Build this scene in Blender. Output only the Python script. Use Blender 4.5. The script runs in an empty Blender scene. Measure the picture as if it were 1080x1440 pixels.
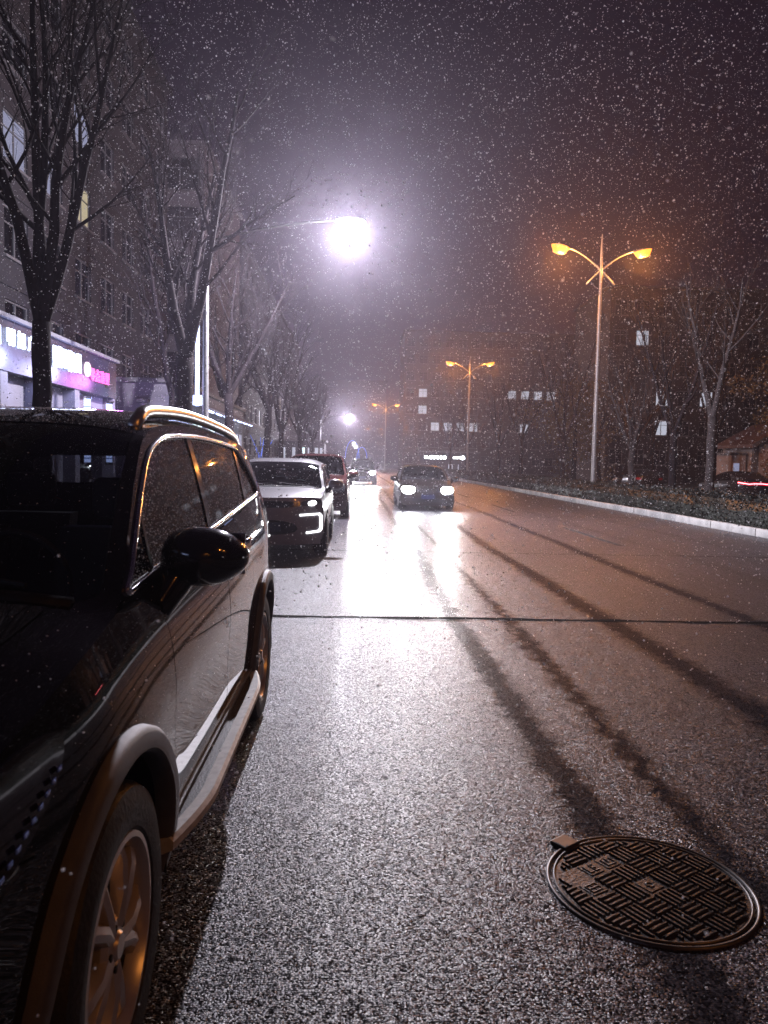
import bpy, bmesh, math, random
import numpy as np
from mathutils import Vector, Matrix
from mathutils.geometry import delaunay_2d_cdt

R = math.radians
random.seed(7)
rng = np.random.default_rng(7)
SC = bpy.context.scene
COL = SC.collection

# ------------------------------------------------------------------ camera
CAM_H, YAW, PITCH, ROLL = 1.5, R(-2.12), R(3.7), R(1.2)
cam = bpy.data.cameras.new('camera')
cam.sensor_fit = 'HORIZONTAL'; cam.sensor_width = 36.0; cam.lens = 36.0
cam.clip_start = 0.02; cam.clip_end = 3000
cam.dof.use_dof = True; cam.dof.focus_distance = 9.0; cam.dof.aperture_fstop = 10.0
camo = bpy.data.objects.new('camera', cam); COL.objects.link(camo)
camo.matrix_world = (Matrix.Translation((0, 0, CAM_H)) @ Matrix.Rotation(YAW, 4, 'Z')
                     @ Matrix.Rotation(R(90) - PITCH, 4, 'X') @ Matrix.Rotation(ROLL, 4, 'Z'))
SC.camera = camo

# ------------------------------------------------------------------ world: snowy city night
world = bpy.data.worlds.new('World'); SC.world = world; world.use_nodes = True
wn = world.node_tree; wn.nodes.clear()
wo = wn.nodes.new('ShaderNodeOutputWorld')
bg1 = wn.nodes.new('ShaderNodeBackground'); bg2 = wn.nodes.new('ShaderNodeBackground')
addw = wn.nodes.new('ShaderNodeAddShader')
sky = wn.nodes.new('ShaderNodeTexSky'); sky.sky_type = 'NISHITA'; sky.sun_disc = False
sky.sun_elevation = R(-8); sky.sun_rotation = R(200)
wn.links.new(sky.outputs[0], bg1.inputs[0]); bg1.inputs[1].default_value = 0.05
bg2.inputs[0].default_value = (0.48, 0.20, 0.72, 1); bg2.inputs[1].default_value = 0.011   # low cloud lit by the city
wn.links.new(bg1.outputs[0], addw.inputs[0]); wn.links.new(bg2.outputs[0], addw.inputs[1])
wn.links.new(addw.outputs[0], wo.inputs[0])

# ------------------------------------------------------------------ exposure, renderer
SC.view_settings.view_transform = 'Standard'; SC.view_settings.look = 'None'
SC.view_settings.exposure = 0.0; SC.view_settings.gamma = 1.0
SC.view_settings.use_curve_mapping = False
cy = SC.cycles
cy.max_bounces = 4; cy.diffuse_bounces = 1; cy.glossy_bounces = 3; cy.transmission_bounces = 2
cy.transparent_max_bounces = 16; cy.volume_bounces = 0
cy.sample_clamp_indirect = 4.0; cy.sample_clamp_direct = 0.0
cy.use_denoising = True; cy.denoiser = 'OPENIMAGEDENOISE'
cy.caustics_reflective = False; cy.caustics_refractive = False
cy.use_adaptive_sampling = True; cy.adaptive_threshold = 0.025

WHITE_LAMP_W = 11000.0
ORANGE_W = 1700.0
HEAD_W = 420.0
ORANGE = (1.0, 0.34, 0.06)
COOLW = (0.91, 0.87, 1.0)

# ------------------------------------------------------------------ materials
MATS = {}
def nodes_of(name):
    m = bpy.data.materials.new(name); m.use_nodes = True; MATS[name] = m
    nt = m.node_tree; b = nt.nodes['Principled BSDF']
    return m, nt, b
def mth(nt, op, a, b=None, c=None, clamp=False):
    n = nt.nodes.new('ShaderNodeMath'); n.operation = op; n.use_clamp = clamp
    for i, v in enumerate((a, b, c)):
        if v is None: continue
        if hasattr(v, 'is_linked') or hasattr(v, 'links'): nt.links.new(v, n.inputs[i])
        else: n.inputs[i].default_value = v
    return n.outputs[0]
def noise(nt, vec, scale, detail=4, rough=0.55):
    n = nt.nodes.new('ShaderNodeTexNoise'); n.inputs['Scale'].default_value = scale
    n.inputs['Detail'].default_value = detail; n.inputs['Roughness'].default_value = rough
    if vec is not None: nt.links.new(vec, n.inputs['Vector'])
    return n
def ramp(nt, fac, stops):
    n = nt.nodes.new('ShaderNodeValToRGB'); cr = n.color_ramp
    while len(cr.elements) < len(stops): cr.elements.new(0.5)
    for e, (p, c) in zip(cr.elements, stops):
        e.position = p; e.color = (c, c, c, 1) if not hasattr(c, '__len__') else (*c[:3], 1)
    nt.links.new(fac, n.inputs[0]); return n.outputs[0]
def simple(name, col, rough=0.6, metal=0.0, coat=0.0, var=0.25, vscale=6.0, bump=0.0, bscale=60.0, spec=0.5):
    m, nt, b = nodes_of(name)
    b.inputs['Roughness'].default_value = rough; b.inputs['Metallic'].default_value = metal
    b.inputs['Specular IOR Level'].default_value = spec
    if coat: b.inputs['Coat Weight'].default_value = coat; b.inputs['Coat Roughness'].default_value = 0.03
    tc = nt.nodes.new('ShaderNodeTexCoord')
    n1 = noise(nt, tc.outputs['Object'], vscale, 5)
    lo = [c * (1 - var) for c in col]; hi = [min(1, c * (1 + var)) for c in col]
    cr = ramp(nt, n1.outputs['Fac'], [(0.3, lo), (0.7, hi)])
    nt.links.new(cr, b.inputs['Base Color'])
    if bump:
        n2 = noise(nt, tc.outputs['Object'], bscale, 3)
        bp = nt.nodes.new('ShaderNodeBump'); bp.inputs['Strength'].default_value = bump; bp.inputs['Distance'].default_value = 0.01
        nt.links.new(n2.outputs['Fac'], bp.inputs['Height']); nt.links.new(bp.outputs[0], b.inputs['Normal'])
    return m
def emit(name, col, strength):
    m, nt, b = nodes_of(name)
    b.inputs['Base Color'].default_value = (0.02, 0.02, 0.02, 1)
    b.inputs['Emission Color'].default_value = (*col, 1); b.inputs['Emission Strength'].default_value = strength
    return m
def glass(name, tint, rough=0.02):
    m = bpy.data.materials.new(name); m.use_nodes = True; MATS[name] = m
    nt = m.node_tree; nt.nodes.clear()
    out = nt.nodes.new('ShaderNodeOutputMaterial'); mix = nt.nodes.new('ShaderNodeMixShader')
    tr = nt.nodes.new('ShaderNodeBsdfTransparent'); tr.inputs[0].default_value = (*tint, 1)
    gl = nt.nodes.new('ShaderNodeBsdfGlossy'); gl.inputs['Roughness'].default_value = rough
    lw = nt.nodes.new('ShaderNodeLayerWeight'); lw.inputs[0].default_value = 0.5
    f = mth(nt, 'MULTIPLY_ADD', mth(nt, 'POWER', lw.outputs['Facing'], 4.0), 0.9, 0.05, True)
    nt.links.new(f, mix.inputs[0]); nt.links.new(tr.outputs[0], mix.inputs[1]); nt.links.new(gl.outputs[0], mix.inputs[2])
    nt.links.new(mix.outputs[0], out.inputs[0]); return m

simple('paint_black', (0.005, 0.005, 0.006), 0.45, 0.0, 1.0, 0.1, spec=0.0)
simple('paint_white', (0.27, 0.26, 0.29), 0.3, 0, 0.8, 0.05)
simple('paint_darkred', (0.06, 0.02, 0.02), 0.25, 0.2, 0.9, 0.1)
simple('paint_darkgrey', (0.02, 0.02, 0.023), 0.3, 0.0, 1.0, 0.1, spec=0.1)
simple('paint_brown', (0.010, 0.006, 0.004), 0.3, 0.0, 0.6, 0.1, spec=0.1)
simple('paint_silver', (0.45, 0.45, 0.47), 0.28, 0.6, 0.8, 0.06)
simple('plastic_black', (0.010, 0.010, 0.012), 0.55, 0, 0, 0.3, 20, 0.3, 120, spec=0.15)
simple('plastic_grey', (0.075, 0.075, 0.085), 0.52, 0, 0, 0.15, 20, 0.3, 400)
simple('gloss_black', (0.008, 0.008, 0.009), 0.12, 0, 0.6, 0.1)
simple('jamb', (0.004, 0.004, 0.004), 0.7)
simple('rubber', (0.012, 0.012, 0.012), 0.55, 0, 0, 0.3, 12, 0.3, 80)
simple('alloy', (0.58, 0.55, 0.53), 0.33, 0.65, 0, 0.1)
simple('brake_metal', (0.022, 0.020, 0.019), 0.5, 0.5)
simple('chrome', (0.75, 0.75, 0.76), 0.12, 1.0, 0, 0.03)
simple('brushed_step', (0.55, 0.55, 0.54), 0.3, 0.9, 0, 0.15, 40, 0.1, 200)
simple('upholstery', (0.02, 0.02, 0.022), 0.7)
simple('plate_blue', (0.006, 0.012, 0.05), 0.4)
simple('lens_clear', (0.20, 0.21, 0.24), 0.08, 0.5, 1.0)
simple('lens_smoked', (0.010, 0.010, 0.016), 0.10, 0.0, 1.0)
simple('lens_red', (0.25, 0.01, 0.01), 0.15, 0, 1.0)
simple('bark', (0.018, 0.014, 0.016), 0.95, 0, 0, 0.4, 9, 0.9, 28, spec=0.08)
simple('bark_pale', (0.05, 0.042, 0.042), 0.95, 0, 0, 0.4, 9, 0.8, 28, spec=0.1)
simple('hedge_leaf', (0.009, 0.011, 0.008), 0.55, 0, 0, 0.5, 3)
simple('dry_leaf', (0.11, 0.075, 0.03), 0.7, 0, 0, 0.5, 3)
simple('pole_metal', (0.27, 0.26, 0.26), 0.45, 0.3, 0, 0.12, 4)
simple('arm_dark', (0.006, 0.006, 0.006), 0.9, spec=0.05)
simple('step_pale', (0.50, 0.50, 0.48), 0.45, 0.1, 0, 0.2, 30)
simple('led_glint_bead', (0.25, 0.38, 0.85), 0.15, 0.9)  # chrome beads with the blue reflected light put into their colour
simple('pole_dark', (0.20, 0.20, 0.21), 0.45, 0.4, 0, 0.15, 4)
simple('kerb_stone', (0.42, 0.41, 0.40), 0.7, 0, 0, 0.18, 5, 0.3, 60)
simple('kerb_stone_worn', (0.34, 0.335, 0.33), 0.72, 0, 0, 0.25, 4, 0.3, 60)
simple('soil', (0.035, 0.028, 0.022), 0.95, 0, 0, 0.4, 4, 0.5, 20)
simple('pavement_stone', (0.14, 0.135, 0.13), 0.6, 0, 0, 0.3, 3, 0.3, 40)
simple('asphalt_far', (0.035, 0.034, 0.034), 0.55, 0, 0, 0.3, 3, 0.3, 80)
simple('wall_plaster', (0.026, 0.021, 0.022), 0.85, 0, 0, 0.18, 1.2, 0.25, 14)
simple('wall_grey', (0.015, 0.013, 0.018), 0.85, 0, 0, 0.2, 1.2, 0.25, 14)
simple('wall_pale', (0.15, 0.14, 0.165), 0.8, 0, 0, 0.14, 0.8, 0.2, 10)
simple('trim_pale', (0.10, 0.095, 0.105), 0.7, 0, 0, 0.12, 2)
simple('window_frame', (0.10, 0.10, 0.11), 0.5, 0, 0, 0.1)
simple('room_dark', (0.015, 0.014, 0.016), 0.8)
simple('sign_back', (0.012, 0.013, 0.026), 0.4, 0, 0, 0.2)
simple('tile_roof', (0.12, 0.06, 0.05), 0.75, 0, 0, 0.3, 5, 0.4, 12)
simple('cast_iron', (0.042, 0.036, 0.033), 0.40, 0.5, 0, 0.4, 14, 0.35, 90)
simple('iron_edge', (0.08, 0.072, 0.066), 0.42, 0.7, 0, 0.3, 14)
simple('tar', (0.006, 0.006, 0.006), 0.9, 0, 0, 0.3, 20, 0.4, 60, spec=0.03)
simple('door_orange', (0.45, 0.26, 0.17), 0.6)
simple('green_box', (0.03, 0.25, 0.16), 0.5)
glass('glass_windscreen', (0.55, 0.60, 0.62))
glass('glass_tinted', (0.12, 0.12, 0.13))
glass('glass_house', (0.35, 0.37, 0.40), 0.03)
emit('emit_white', (0.92, 0.96, 1.0), 14.0)
emit('emit_sign', (0.60, 0.70, 1.0), 4.5)
emit('emit_tube', (0.48, 0.58, 1.0), 4.5)
emit('emit_magenta', (1.0, 0.10, 0.55), 2.6)
emit('emit_logo', (1.0, 0.70, 0.92), 2.0)
emit('emit_blue', (0.10, 0.22, 1.0), 1.0)
emit('emit_orange', (1.0, 0.31, 0.03), 2.6)
emit('emit_lamp', (0.95, 0.98, 1.0), 120.0)
emit('emit_head', (0.95, 0.97, 1.0), 60.0)
emit('emit_drl', (0.96, 0.97, 1.0), 3.0)
emit('emit_lowbeam', (0.96, 0.97, 1.0), 8.0)
emit('emit_red', (1.0, 0.01, 0.05), 1.6)
emit('emit_redcore', (1.0, 0.18, 0.20), 9.0)
emit('win_cool', (0.62, 0.66, 1.0), 0.38)
emit('win_warm', (1.0, 0.86, 0.55), 0.45)
emit('win_shop', (0.72, 0.92, 0.95), 1.6)
emit('win_far', (0.80, 0.84, 1.0), 0.6)

def flake_mat(name, tr):
    m = bpy.data.materials.new(name); m.use_nodes = True; MATS[name] = m
    nt = m.node_tree; nt.nodes.clear()
    out = nt.nodes.new('ShaderNodeOutputMaterial'); mix = nt.nodes.new('ShaderNodeMixShader')
    d = nt.nodes.new('ShaderNodeBsdfDiffuse'); t = nt.nodes.new('ShaderNodeBsdfTranslucent')
    d.inputs[0].default_value = (0.9, 0.91, 0.93, 1); t.inputs[0].default_value = (0.9, 0.91, 0.93, 1)
    mix.inputs[0].default_value = tr
    nt.links.new(d.outputs[0], mix.inputs[1]); nt.links.new(t.outputs[0], mix.inputs[2]); nt.links.new(mix.outputs[0], out.inputs[0])
flake_mat('snowflake', 0.55)

def road_material():
    m, nt, b = nodes_of('wet_asphalt')
    geo = nt.nodes.new('ShaderNodeNewGeometry'); pos = geo.outputs['Position']
    sep = nt.nodes.new('ShaderNodeSeparateXYZ'); nt.links.new(pos, sep.inputs[0])
    x = sep.outputs[0]
    mp = nt.nodes.new('ShaderNodeMapping'); mp.inputs['Scale'].default_value = (1, 0.12, 1); nt.links.new(pos, mp.inputs[0])
    wob = noise(nt, mp.outputs[0], 0.9, 3); fine = noise(nt, pos, 7.0, 5, 0.65)
    xw = mth(nt, 'ADD', x, mth(nt, 'MULTIPLY_ADD', wob.outputs['Fac'], 0.36, -0.18))
    xw = mth(nt, 'ADD', xw, mth(nt, 'MULTIPLY_ADD', fine.outputs['Fac'], 0.30, -0.15))
    tracks = None
    for c, w, a in ((1.00, 0.105, 1.0), (1.47, 0.075, 0.8), (2.47, 0.12, 0.95), (3.97, 0.115, 0.9), (5.6, 0.12, 0.3), (7.1, 0.12, 0.3)):
        d = mth(nt, 'ABSOLUTE', mth(nt, 'SUBTRACT', xw, c))
        g = mth(nt, 'MULTIPLY', mth(nt, 'SUBTRACT', 1.0, mth(nt, 'DIVIDE', d, w * 1.7), None, True), a * 1.5, None, True)
        tracks = g if tracks is None else mth(nt, 'MAXIMUM', tracks, g)
    patch = noise(nt, pos, 0.55, 4, 0.6); streak = noise(nt, mp.outputs[0], 3.2, 4, 0.6)
    vor = nt.nodes.new('ShaderNodeTexVoronoi'); vor.inputs['Scale'].default_value = 120; nt.links.new(pos, vor.inputs['Vector'])
    vor2 = nt.nodes.new('ShaderNodeTexVoronoi'); vor2.inputs['Scale'].default_value = 210; nt.links.new(pos, vor2.inputs['Vector'])
    grit = noise(nt, pos, 160, 2)
    # sleet lying on the stones, worn off in the wheel tracks
    cover = mth(nt, 'MULTIPLY', ramp(nt, patch.outputs['Fac'], [(0.30, 0.45), (0.68, 1.0)]), ramp(nt, streak.outputs['Fac'], [(0.3, 0.55), (0.7, 1.0)]))
    cover = mth(nt, 'MULTIPLY', cover, mth(nt, 'SUBTRACT', 1.0, mth(nt, 'MULTIPLY', tracks, 0.92)))
    tops = ramp(nt, vor.outputs['Distance'], [(0.12, 1.0), (0.55, 0.12)])
    sel = ramp(nt, vor.outputs['Color'], [(0.42, 0.04), (0.80, 1.0)])
    sleet = mth(nt, 'MULTIPLY', mth(nt, 'MULTIPLY', tops, sel), cover)
    mixc = nt.nodes.new('ShaderNodeMix'); mixc.data_type = 'RGBA'
    base = ramp(nt, vor.outputs['Color'], [(0.0, (0.010, 0.010, 0.012)), (1.0, (0.034, 0.032, 0.039))])
    nt.links.new(sleet, mixc.inputs[0]); nt.links.new(base, mixc.inputs[6]); mixc.inputs[7].default_value = (0.40, 0.38, 0.46, 1)
    nt.links.new(mixc.outputs[2], b.inputs['Base Color'])
    dry = mth(nt, 'SUBTRACT', 1.0, mth(nt, 'MULTIPLY', tracks, 0.35))
    rr = mth(nt, 'MULTIPLY_ADD', mth(nt, 'MULTIPLY', mth(nt, 'SUBTRACT', 1.0, mth(nt, 'MULTIPLY', tracks, 0.25)), grit.outputs['Fac']), 0.40, 0.13)
    nt.links.new(rr, b.inputs['Roughness'])
    nt.links.new(mth(nt, 'MULTIPLY_ADD', tracks, -0.16, 0.17), b.inputs['Specular IOR Level'])
    # every stone is a small facet that leans its own way under the water film
    def vm(op, a, b_):
        n = nt.nodes.new('ShaderNodeVectorMath'); n.operation = op
        for q, v in enumerate((a, b_)):
            if v is None: continue
            if hasattr(v, 'links'): nt.links.new(v, n.inputs[q])
            elif op == 'SCALE' and q == 1: n.inputs['Scale'].default_value = v
            else: n.inputs[q].default_value = v
        return n
    off = vm('SUBTRACT', vor.outputs['Color'], (0.5, 0.5, 0.5)).outputs[0]
    off2 = vm('SUBTRACT', vor2.outputs['Color'], (0.5, 0.5, 0.5)).outputs[0]
    tilt = vm('ADD', vm('MULTIPLY', off, (0.62, 0.62, 0.0)).outputs[0], vm('MULTIPLY', off2, (0.55, 0.55, 0.0)).outputs[0])
    sc = nt.nodes.new('ShaderNodeVectorMath'); sc.operation = 'SCALE'; nt.links.new(tilt.outputs[0], sc.inputs[0]); nt.links.new(dry, sc.inputs['Scale'])
    nn = vm('NORMALIZE', vm('ADD', sc.outputs[0], (0, 0, 1)).outputs[0], None).outputs[0]
    h = mth(nt, 'ADD', mth(nt, 'MULTIPLY', vor.outputs['Distance'], -1.0), mth(nt, 'MULTIPLY', grit.outputs['Fac'], 0.5))
    bp = nt.nodes.new('ShaderNodeBump'); bp.inputs['Distance'].default_value = 0.006
    nt.links.new(mth(nt, 'MULTIPLY', dry, 0.5), bp.inputs['Strength'])
    nt.links.new(h, bp.inputs['Height']); nt.links.new(nn, bp.inputs['Normal']); nt.links.new(bp.outputs[0], b.inputs['Normal'])
road_material()

def brick_material():
    m, nt, b = nodes_of('brick_wall')
    tc = nt.nodes.new('ShaderNodeTexCoord')
    mp = nt.nodes.new('ShaderNodeMapping'); mp.inputs['Rotation'].default_value = (R(90), 0, 0)
    nt.links.new(tc.outputs['Object'], mp.inputs[0])
    br = nt.nodes.new('ShaderNodeTexBrick'); br.inputs['Scale'].default_value = 4.0
    br.inputs['Color1'].default_value = (0.40, 0.29, 0.26, 1); br.inputs['Color2'].default_value = (0.48, 0.37, 0.33, 1)
    br.inputs['Mortar'].default_value = (0.25, 0.23, 0.22, 1)
    nt.links.new(mp.outputs[0], br.inputs['Vector']); nt.links.new(br.outputs['Color'], b.inputs['Base Color'])
    b.inputs['Roughness'].default_value = 0.85
brick_material()

# ------------------------------------------------------------------ mesh helpers
class MB:
    def __init__(s): s.v = []; s.f = []
    def add(s, vs, fs):
        o = len(s.v); s.v += [tuple(v) for v in vs]; s.f += [tuple(i + o for i in f) for f in fs]; return s
    def box(s, a, b, bev=0.0):
        x0, y0, z0 = a; x1, y1, z1 = b
        if bev <= 0:
            return s.add([(x0,y0,z0),(x1,y0,z0),(x1,y1,z0),(x0,y1,z0),(x0,y0,z1),(x1,y0,z1),(x1,y1,z1),(x0,y1,z1)],
                         [(0,3,2,1),(4,5,6,7),(0,1,5,4),(1,2,6,5),(2,3,7,6),(3,0,4,7)])
        bm = bmesh.new(); bmesh.ops.create_cube(bm, size=1)
        for v in bm.verts: v.co = Vector(((x0+x1)/2 + v.co.x*(x1-x0), (y0+y1)/2 + v.co.y*(y1-y0), (z0+z1)/2 + v.co.z*(z1-z0)))
        bmesh.ops.bevel(bm, geom=list(bm.edges), offset=bev, segments=2, affect='EDGES', profile=0.5)
        bm.verts.index_update()
        s.add([v.co[:] for v in bm.verts], [tuple(v.index for v in f.verts) for f in bm.faces]); bm.free(); return s
    def tube(s, pts, rad, n=6, cap=True):
        pts = [Vector(p) for p in pts]
        rads = [rad] * len(pts) if not hasattr(rad, '__len__') else list(rad)
        t0 = (pts[1] - pts[0]).normalized()
        u = t0.orthogonal().normalized(); rings = []
        o = len(s.v)
        for i, p in enumerate(pts):
            t = (pts[min(i+1, len(pts)-1)] - pts[max(i-1, 0)]).normalized()
            u = (u - t * u.dot(t));  u = u.normalized() if u.length > 1e-6 else t.orthogonal().normalized()
            w = t.cross(u)
            for k in range(n):
                a = 2*math.pi*k/n
                q = p + (u*math.cos(a) + w*math.sin(a)) * rads[i]; s.v.append((q.x, q.y, q.z))
        for i in range(len(pts)-1):
            for k in range(n):
                a = o + i*n + k; b_ = o + i*n + (k+1) % n
                s.f.append((a, b_, b_+n, a+n))
        if cap:
            s.f.append(tuple(o + k for k in reversed(range(n)))); s.f.append(tuple(o + (len(pts)-1)*n + k for k in range(n)))
        return s
    def lathe(s, prof, axis='z', n=24, center=(0,0,0), arc=(0, 2*math.pi), closed=True):
        o = len(s.v); m = len(prof); cnt = n if closed else n + 1
        for k in range(cnt):
            a = arc[0] + (arc[1]-arc[0]) * k / n; c, d = math.cos(a), math.sin(a)
            for r_, h in prof:
                if axis == 'z': p = (r_*c, r_*d, h)
                elif axis == 'x': p = (h, r_*c, r_*d)
                else: p = (r_*c, h, r_*d)
                s.v.append(tuple(p[i] + center[i] for i in range(3)))
        for k in range(n):
            k2 = (k+1) % cnt
            for i in range(m-1):
                s.f.append((o+k*m+i, o+k2*m+i, o+k2*m+i+1, o+k*m+i+1))
        return s
    def prism(s, poly, axis, h0, h1):
        """extrude a 2D polygon along an axis"""
        n = len(poly)
        def P(a, b, h): return {'x': (h, a, b), 'y': (a, h, b), 'z': (a, b, h)}[axis]
        vs = [P(a, b, h0) for a, b in poly] + [P(a, b, h1) for a, b in poly]
        fs = [tuple(reversed(range(n))), tuple(range(n, 2*n))] + [(i, (i+1) % n, n+(i+1) % n, n+i) for i in range(n)]
        return s.add(vs, fs)
    def mesh(s, name, mat, smooth=False, fix=True):
        me = bpy.data.meshes.new(name); me.from_pydata(s.v, [], s.f)
        if fix:
            bm = bmesh.new(); bm.from_mesh(me); bmesh.ops.recalc_face_normals(bm, faces=bm.faces); bm.to_mesh(me); bm.free()
        me.materials.append(MATS[mat])
        if smooth: me.shade_smooth() if smooth is True else shade_angle(me, smooth)
        return me
    def build(s, name, mat, parent=None, smooth=False, fix=True, loc=None):
        return link(name, s.mesh(name, mat, smooth, fix), parent, loc)
def shade_angle(me, deg):
    me.shade_smooth()
    me.set_sharp_from_angle(angle=R(deg))
def link(name, data, parent=None, loc=None, rot=None, scale=None):
    o = bpy.data.objects.new(name, data); COL.objects.link(o)
    if parent is not None: o.parent = parent
    if loc is not None: o.location = loc
    if rot is not None: o.rotation_euler = rot
    if scale is not None: o.scale = scale
    return o
def tag(o, label, cat, group=None):
    o['label'] = label; o['category'] = cat
    if group: o['group'] = group
    return o
def empty(name, loc, rz=0.0):
    o = bpy.data.objects.new(name, None); o.empty_display_size = 0.3; COL.objects.link(o)
    o.location = loc; o.rotation_euler = (0, 0, rz); return o
def structure(o): o['kind'] = 'structure'; return o
def stuff(o): o['kind'] = 'stuff'; return o
def lamp(name, kind, parent, loc, energy, col, radius=0.05, rot=None, spot=None, blend=1.0):
    d = bpy.data.lights.new(name, kind); d.energy = energy; d.color = col; d.shadow_soft_size = radius
    if kind == 'SPOT': d.spot_size = spot; d.spot_blend = blend
    return link(name, d, parent, loc, rot)
def text_mesh(body, size, extrude, mat, align='CENTER', bold=0.0):
    c = bpy.data.curves.new('lettering', 'FONT'); c.body = body; c.size = size; c.extrude = extrude
    c.align_x = align; c.align_y = 'CENTER'; c.resolution_u = 3; c.offset = bold
    o = bpy.data.objects.new('lettering', c); COL.objects.link(o)
    dg = bpy.context.evaluated_depsgraph_get()
    me = bpy.data.meshes.new_from_object(o.evaluated_get(dg), depsgraph=dg)
    bpy.data.objects.remove(o); bpy.data.curves.remove(c)
    me.materials.clear(); me.materials.append(MATS[mat]); return me

# ------------------------------------------------------------------ setting: ground, road, pavements
def sheet(name, x0, x1, y0, y1, z, mat, nx=1, ny=1):
    m = MB(); xs = np.linspace(x0, x1, nx+1); ys = np.linspace(y0, y1, ny+1)
    m.v = [(x, y, z) for y in ys for x in xs]
    m.f = [(j*(nx+1)+i, j*(nx+1)+i+1, (j+1)*(nx+1)+i+1, (j+1)*(nx+1)+i) for j in range(ny) for i in range(nx)]
    return structure(m.build(name, mat, fix=False))
KX = 9.05           # face of the right kerb
LX = -2.75          # face of the left kerb
sheet('ground', -900, 900, -300, 1800, -0.03, 'soil')
sheet('road', LX, KX, -45, 260, 0.0, 'wet_asphalt')
pv = structure(MB().box((-60, -45, -0.02), (LX-0.14, 260, 0.13)).build('pavement', 'pavement_stone'))
bed = structure(MB().box((KX+0.14, -45, -0.02), (13.2, 260, 0.12)).build('planting_strip', 'soil'))
sheet('service_road', 13.2, 40, -45, 260, -0.01, 'asphalt_far')
# kerb stones, one by one
def kerb_row(name, x0, x1, ya, n, step, h):
    root = structure(MB().box((x0+0.03, ya, -0.02), (x1-0.03, ya+n*step, 0.05)).build(name, 'kerb_stone_worn'))
    variants = []
    for k in range(4):
        hh = h + (0.0, 0.006, -0.005, 0.003)[k]
        variants.append(MB().box((x0, 0.006, 0.0), (x1, step-0.006, hh), 0.012).mesh('kerb_stone', ('kerb_stone', 'kerb_stone_worn')[k % 2], 40))
    for i in range(n):
        link('kerb_stone', variants[random.randrange(4)], root, (random.uniform(-.008, .008), ya + i*step, 0), (0, 0, random.uniform(-.006, .006)))
kerb_row('right_kerb', KX, KX+0.14, 6.0, 90, 1.1, 0.19)
kerb_row('left_kerb', LX-0.14, LX, -4.0, 60, 1.1, 0.15)
# road seams
def seam(y, x0, x1, w, amp, seed):
    r = random.Random(seed); m = MB(); n = 90; ph = 0; pts = []
    for i in range(n+1):
        ph = ph*0.82 + r.uniform(-amp, amp)
        ww = w * r.uniform(0.55, 1.3)
        pts.append((x0 + (x1-x0)*i/n, y + ph, ww))
    for i, (x, yy, ww) in enumerate(pts):
        m.v += [(x, yy-ww/2, 0.004), (x, yy+ww/2, 0.004)]
    m.f = [(2*i, 2*i+2, 2*i+3, 2*i+1) for i in range(n)]
    structure(m.build('road_seam', 'tar', fix=False))
seam(7.32, LX, KX, 0.085, 0.016, 3)
seam(12.9, LX, KX, 0.035, 0.01, 5)
seam(22.6, LX, KX, 0.06, 0.012, 8)
seam(35.0, LX, KX, 0.06, 0.012, 9)
simple('worn_paint', (0.05, 0.048, 0.047), 0.9, 0, 0, 0.6, 9, spec=0.05)
for i in range(8):
    y0 = 14.5 + i*10
    structure(MB().box((5.04, y0, 0.0), (5.14, y0+4.0, 0.004)).build('lane_marking', 'worn_paint'))

# ------------------------------------------------------------------ cars
def curve(pts, k=400):
    """smooth monotone-ish curve through (t, value) points as a lookup"""
    pts = sorted(pts); t = np.array([p[0] for p in pts], float); v = np.array([p[1] for p in pts], float)
    d = np.diff(v) / np.diff(t); m = np.zeros_like(v); m[0] = d[0]; m[-1] = d[-1]
    for i in range(1, len(v)-1):
        m[i] = 0 if d[i-1]*d[i] <= 0 else 2*d[i-1]*d[i]/(d[i-1]+d[i])
    T = np.linspace(t[0], t[-1], k); i = np.clip(np.searchsorted(t, T, 'right')-1, 0, len(t)-2)
    h = t[i+1]-t[i]; s = (T-t[i])/h
    V = (2*s**3-3*s**2+1)*v[i] + (s**3-2*s**2+s)*h*m[i] + (-2*s**3+3*s**2)*v[i+1] + (s**3-s**2)*h*m[i+1]
    return lambda q: np.interp(q, T, V)
def resample(poly, step):
    out = []
    n = len(poly)
    for i in range(n):
        a = np.array(poly[i]); b = np.array(poly[(i+1) % n]); L = np.linalg.norm(b-a)
        if L < 1e-5: continue
        k = max(1, int(math.ceil(L/step)))
        for j in range(k): out.append(a + (b-a)*j/k)
    return np.array(out)
def inpoly(P, poly):
    x, y = P[:, 0], P[:, 1]; ins = np.zeros(len(P), bool); n = len(poly)
    for i in range(n):
        x0, y0 = poly[i]; x1, y1 = poly[(i+1) % n]
        if y0 == y1: continue
        c = ((y0 > y) != (y1 > y)) & (x < (x1-x0)*(y-y0)/(y1-y0) + x0)
        ins ^= c
    return ins
def dist_edges(P, poly):
    d = np.full(len(P), 1e9); n = len(poly)
    for i in range(n):
        a = np.asarray(poly[i]); b = np.asarray(poly[(i+1) % n]); ab = b-a; L = ab@ab
        if L < 1e-12: continue
        t = np.clip(((P-a)@ab)/L, 0, 1); q = a + t[:, None]*ab
        d = np.minimum(d, np.hypot(*(P-q).T))
    return d
def chaikin(poly, it=2, r=0.25):
    p = [np.array(q, float) for q in poly]
    for _ in range(it):
        o = []
        for i in range(len(p)):
            a, b = p[i], p[(i+1) % len(p)]; o += [a*(1-r)+b*r, a*r+b*(1-r)]
        p = o
    return [tuple(q) for q in p]
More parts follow.
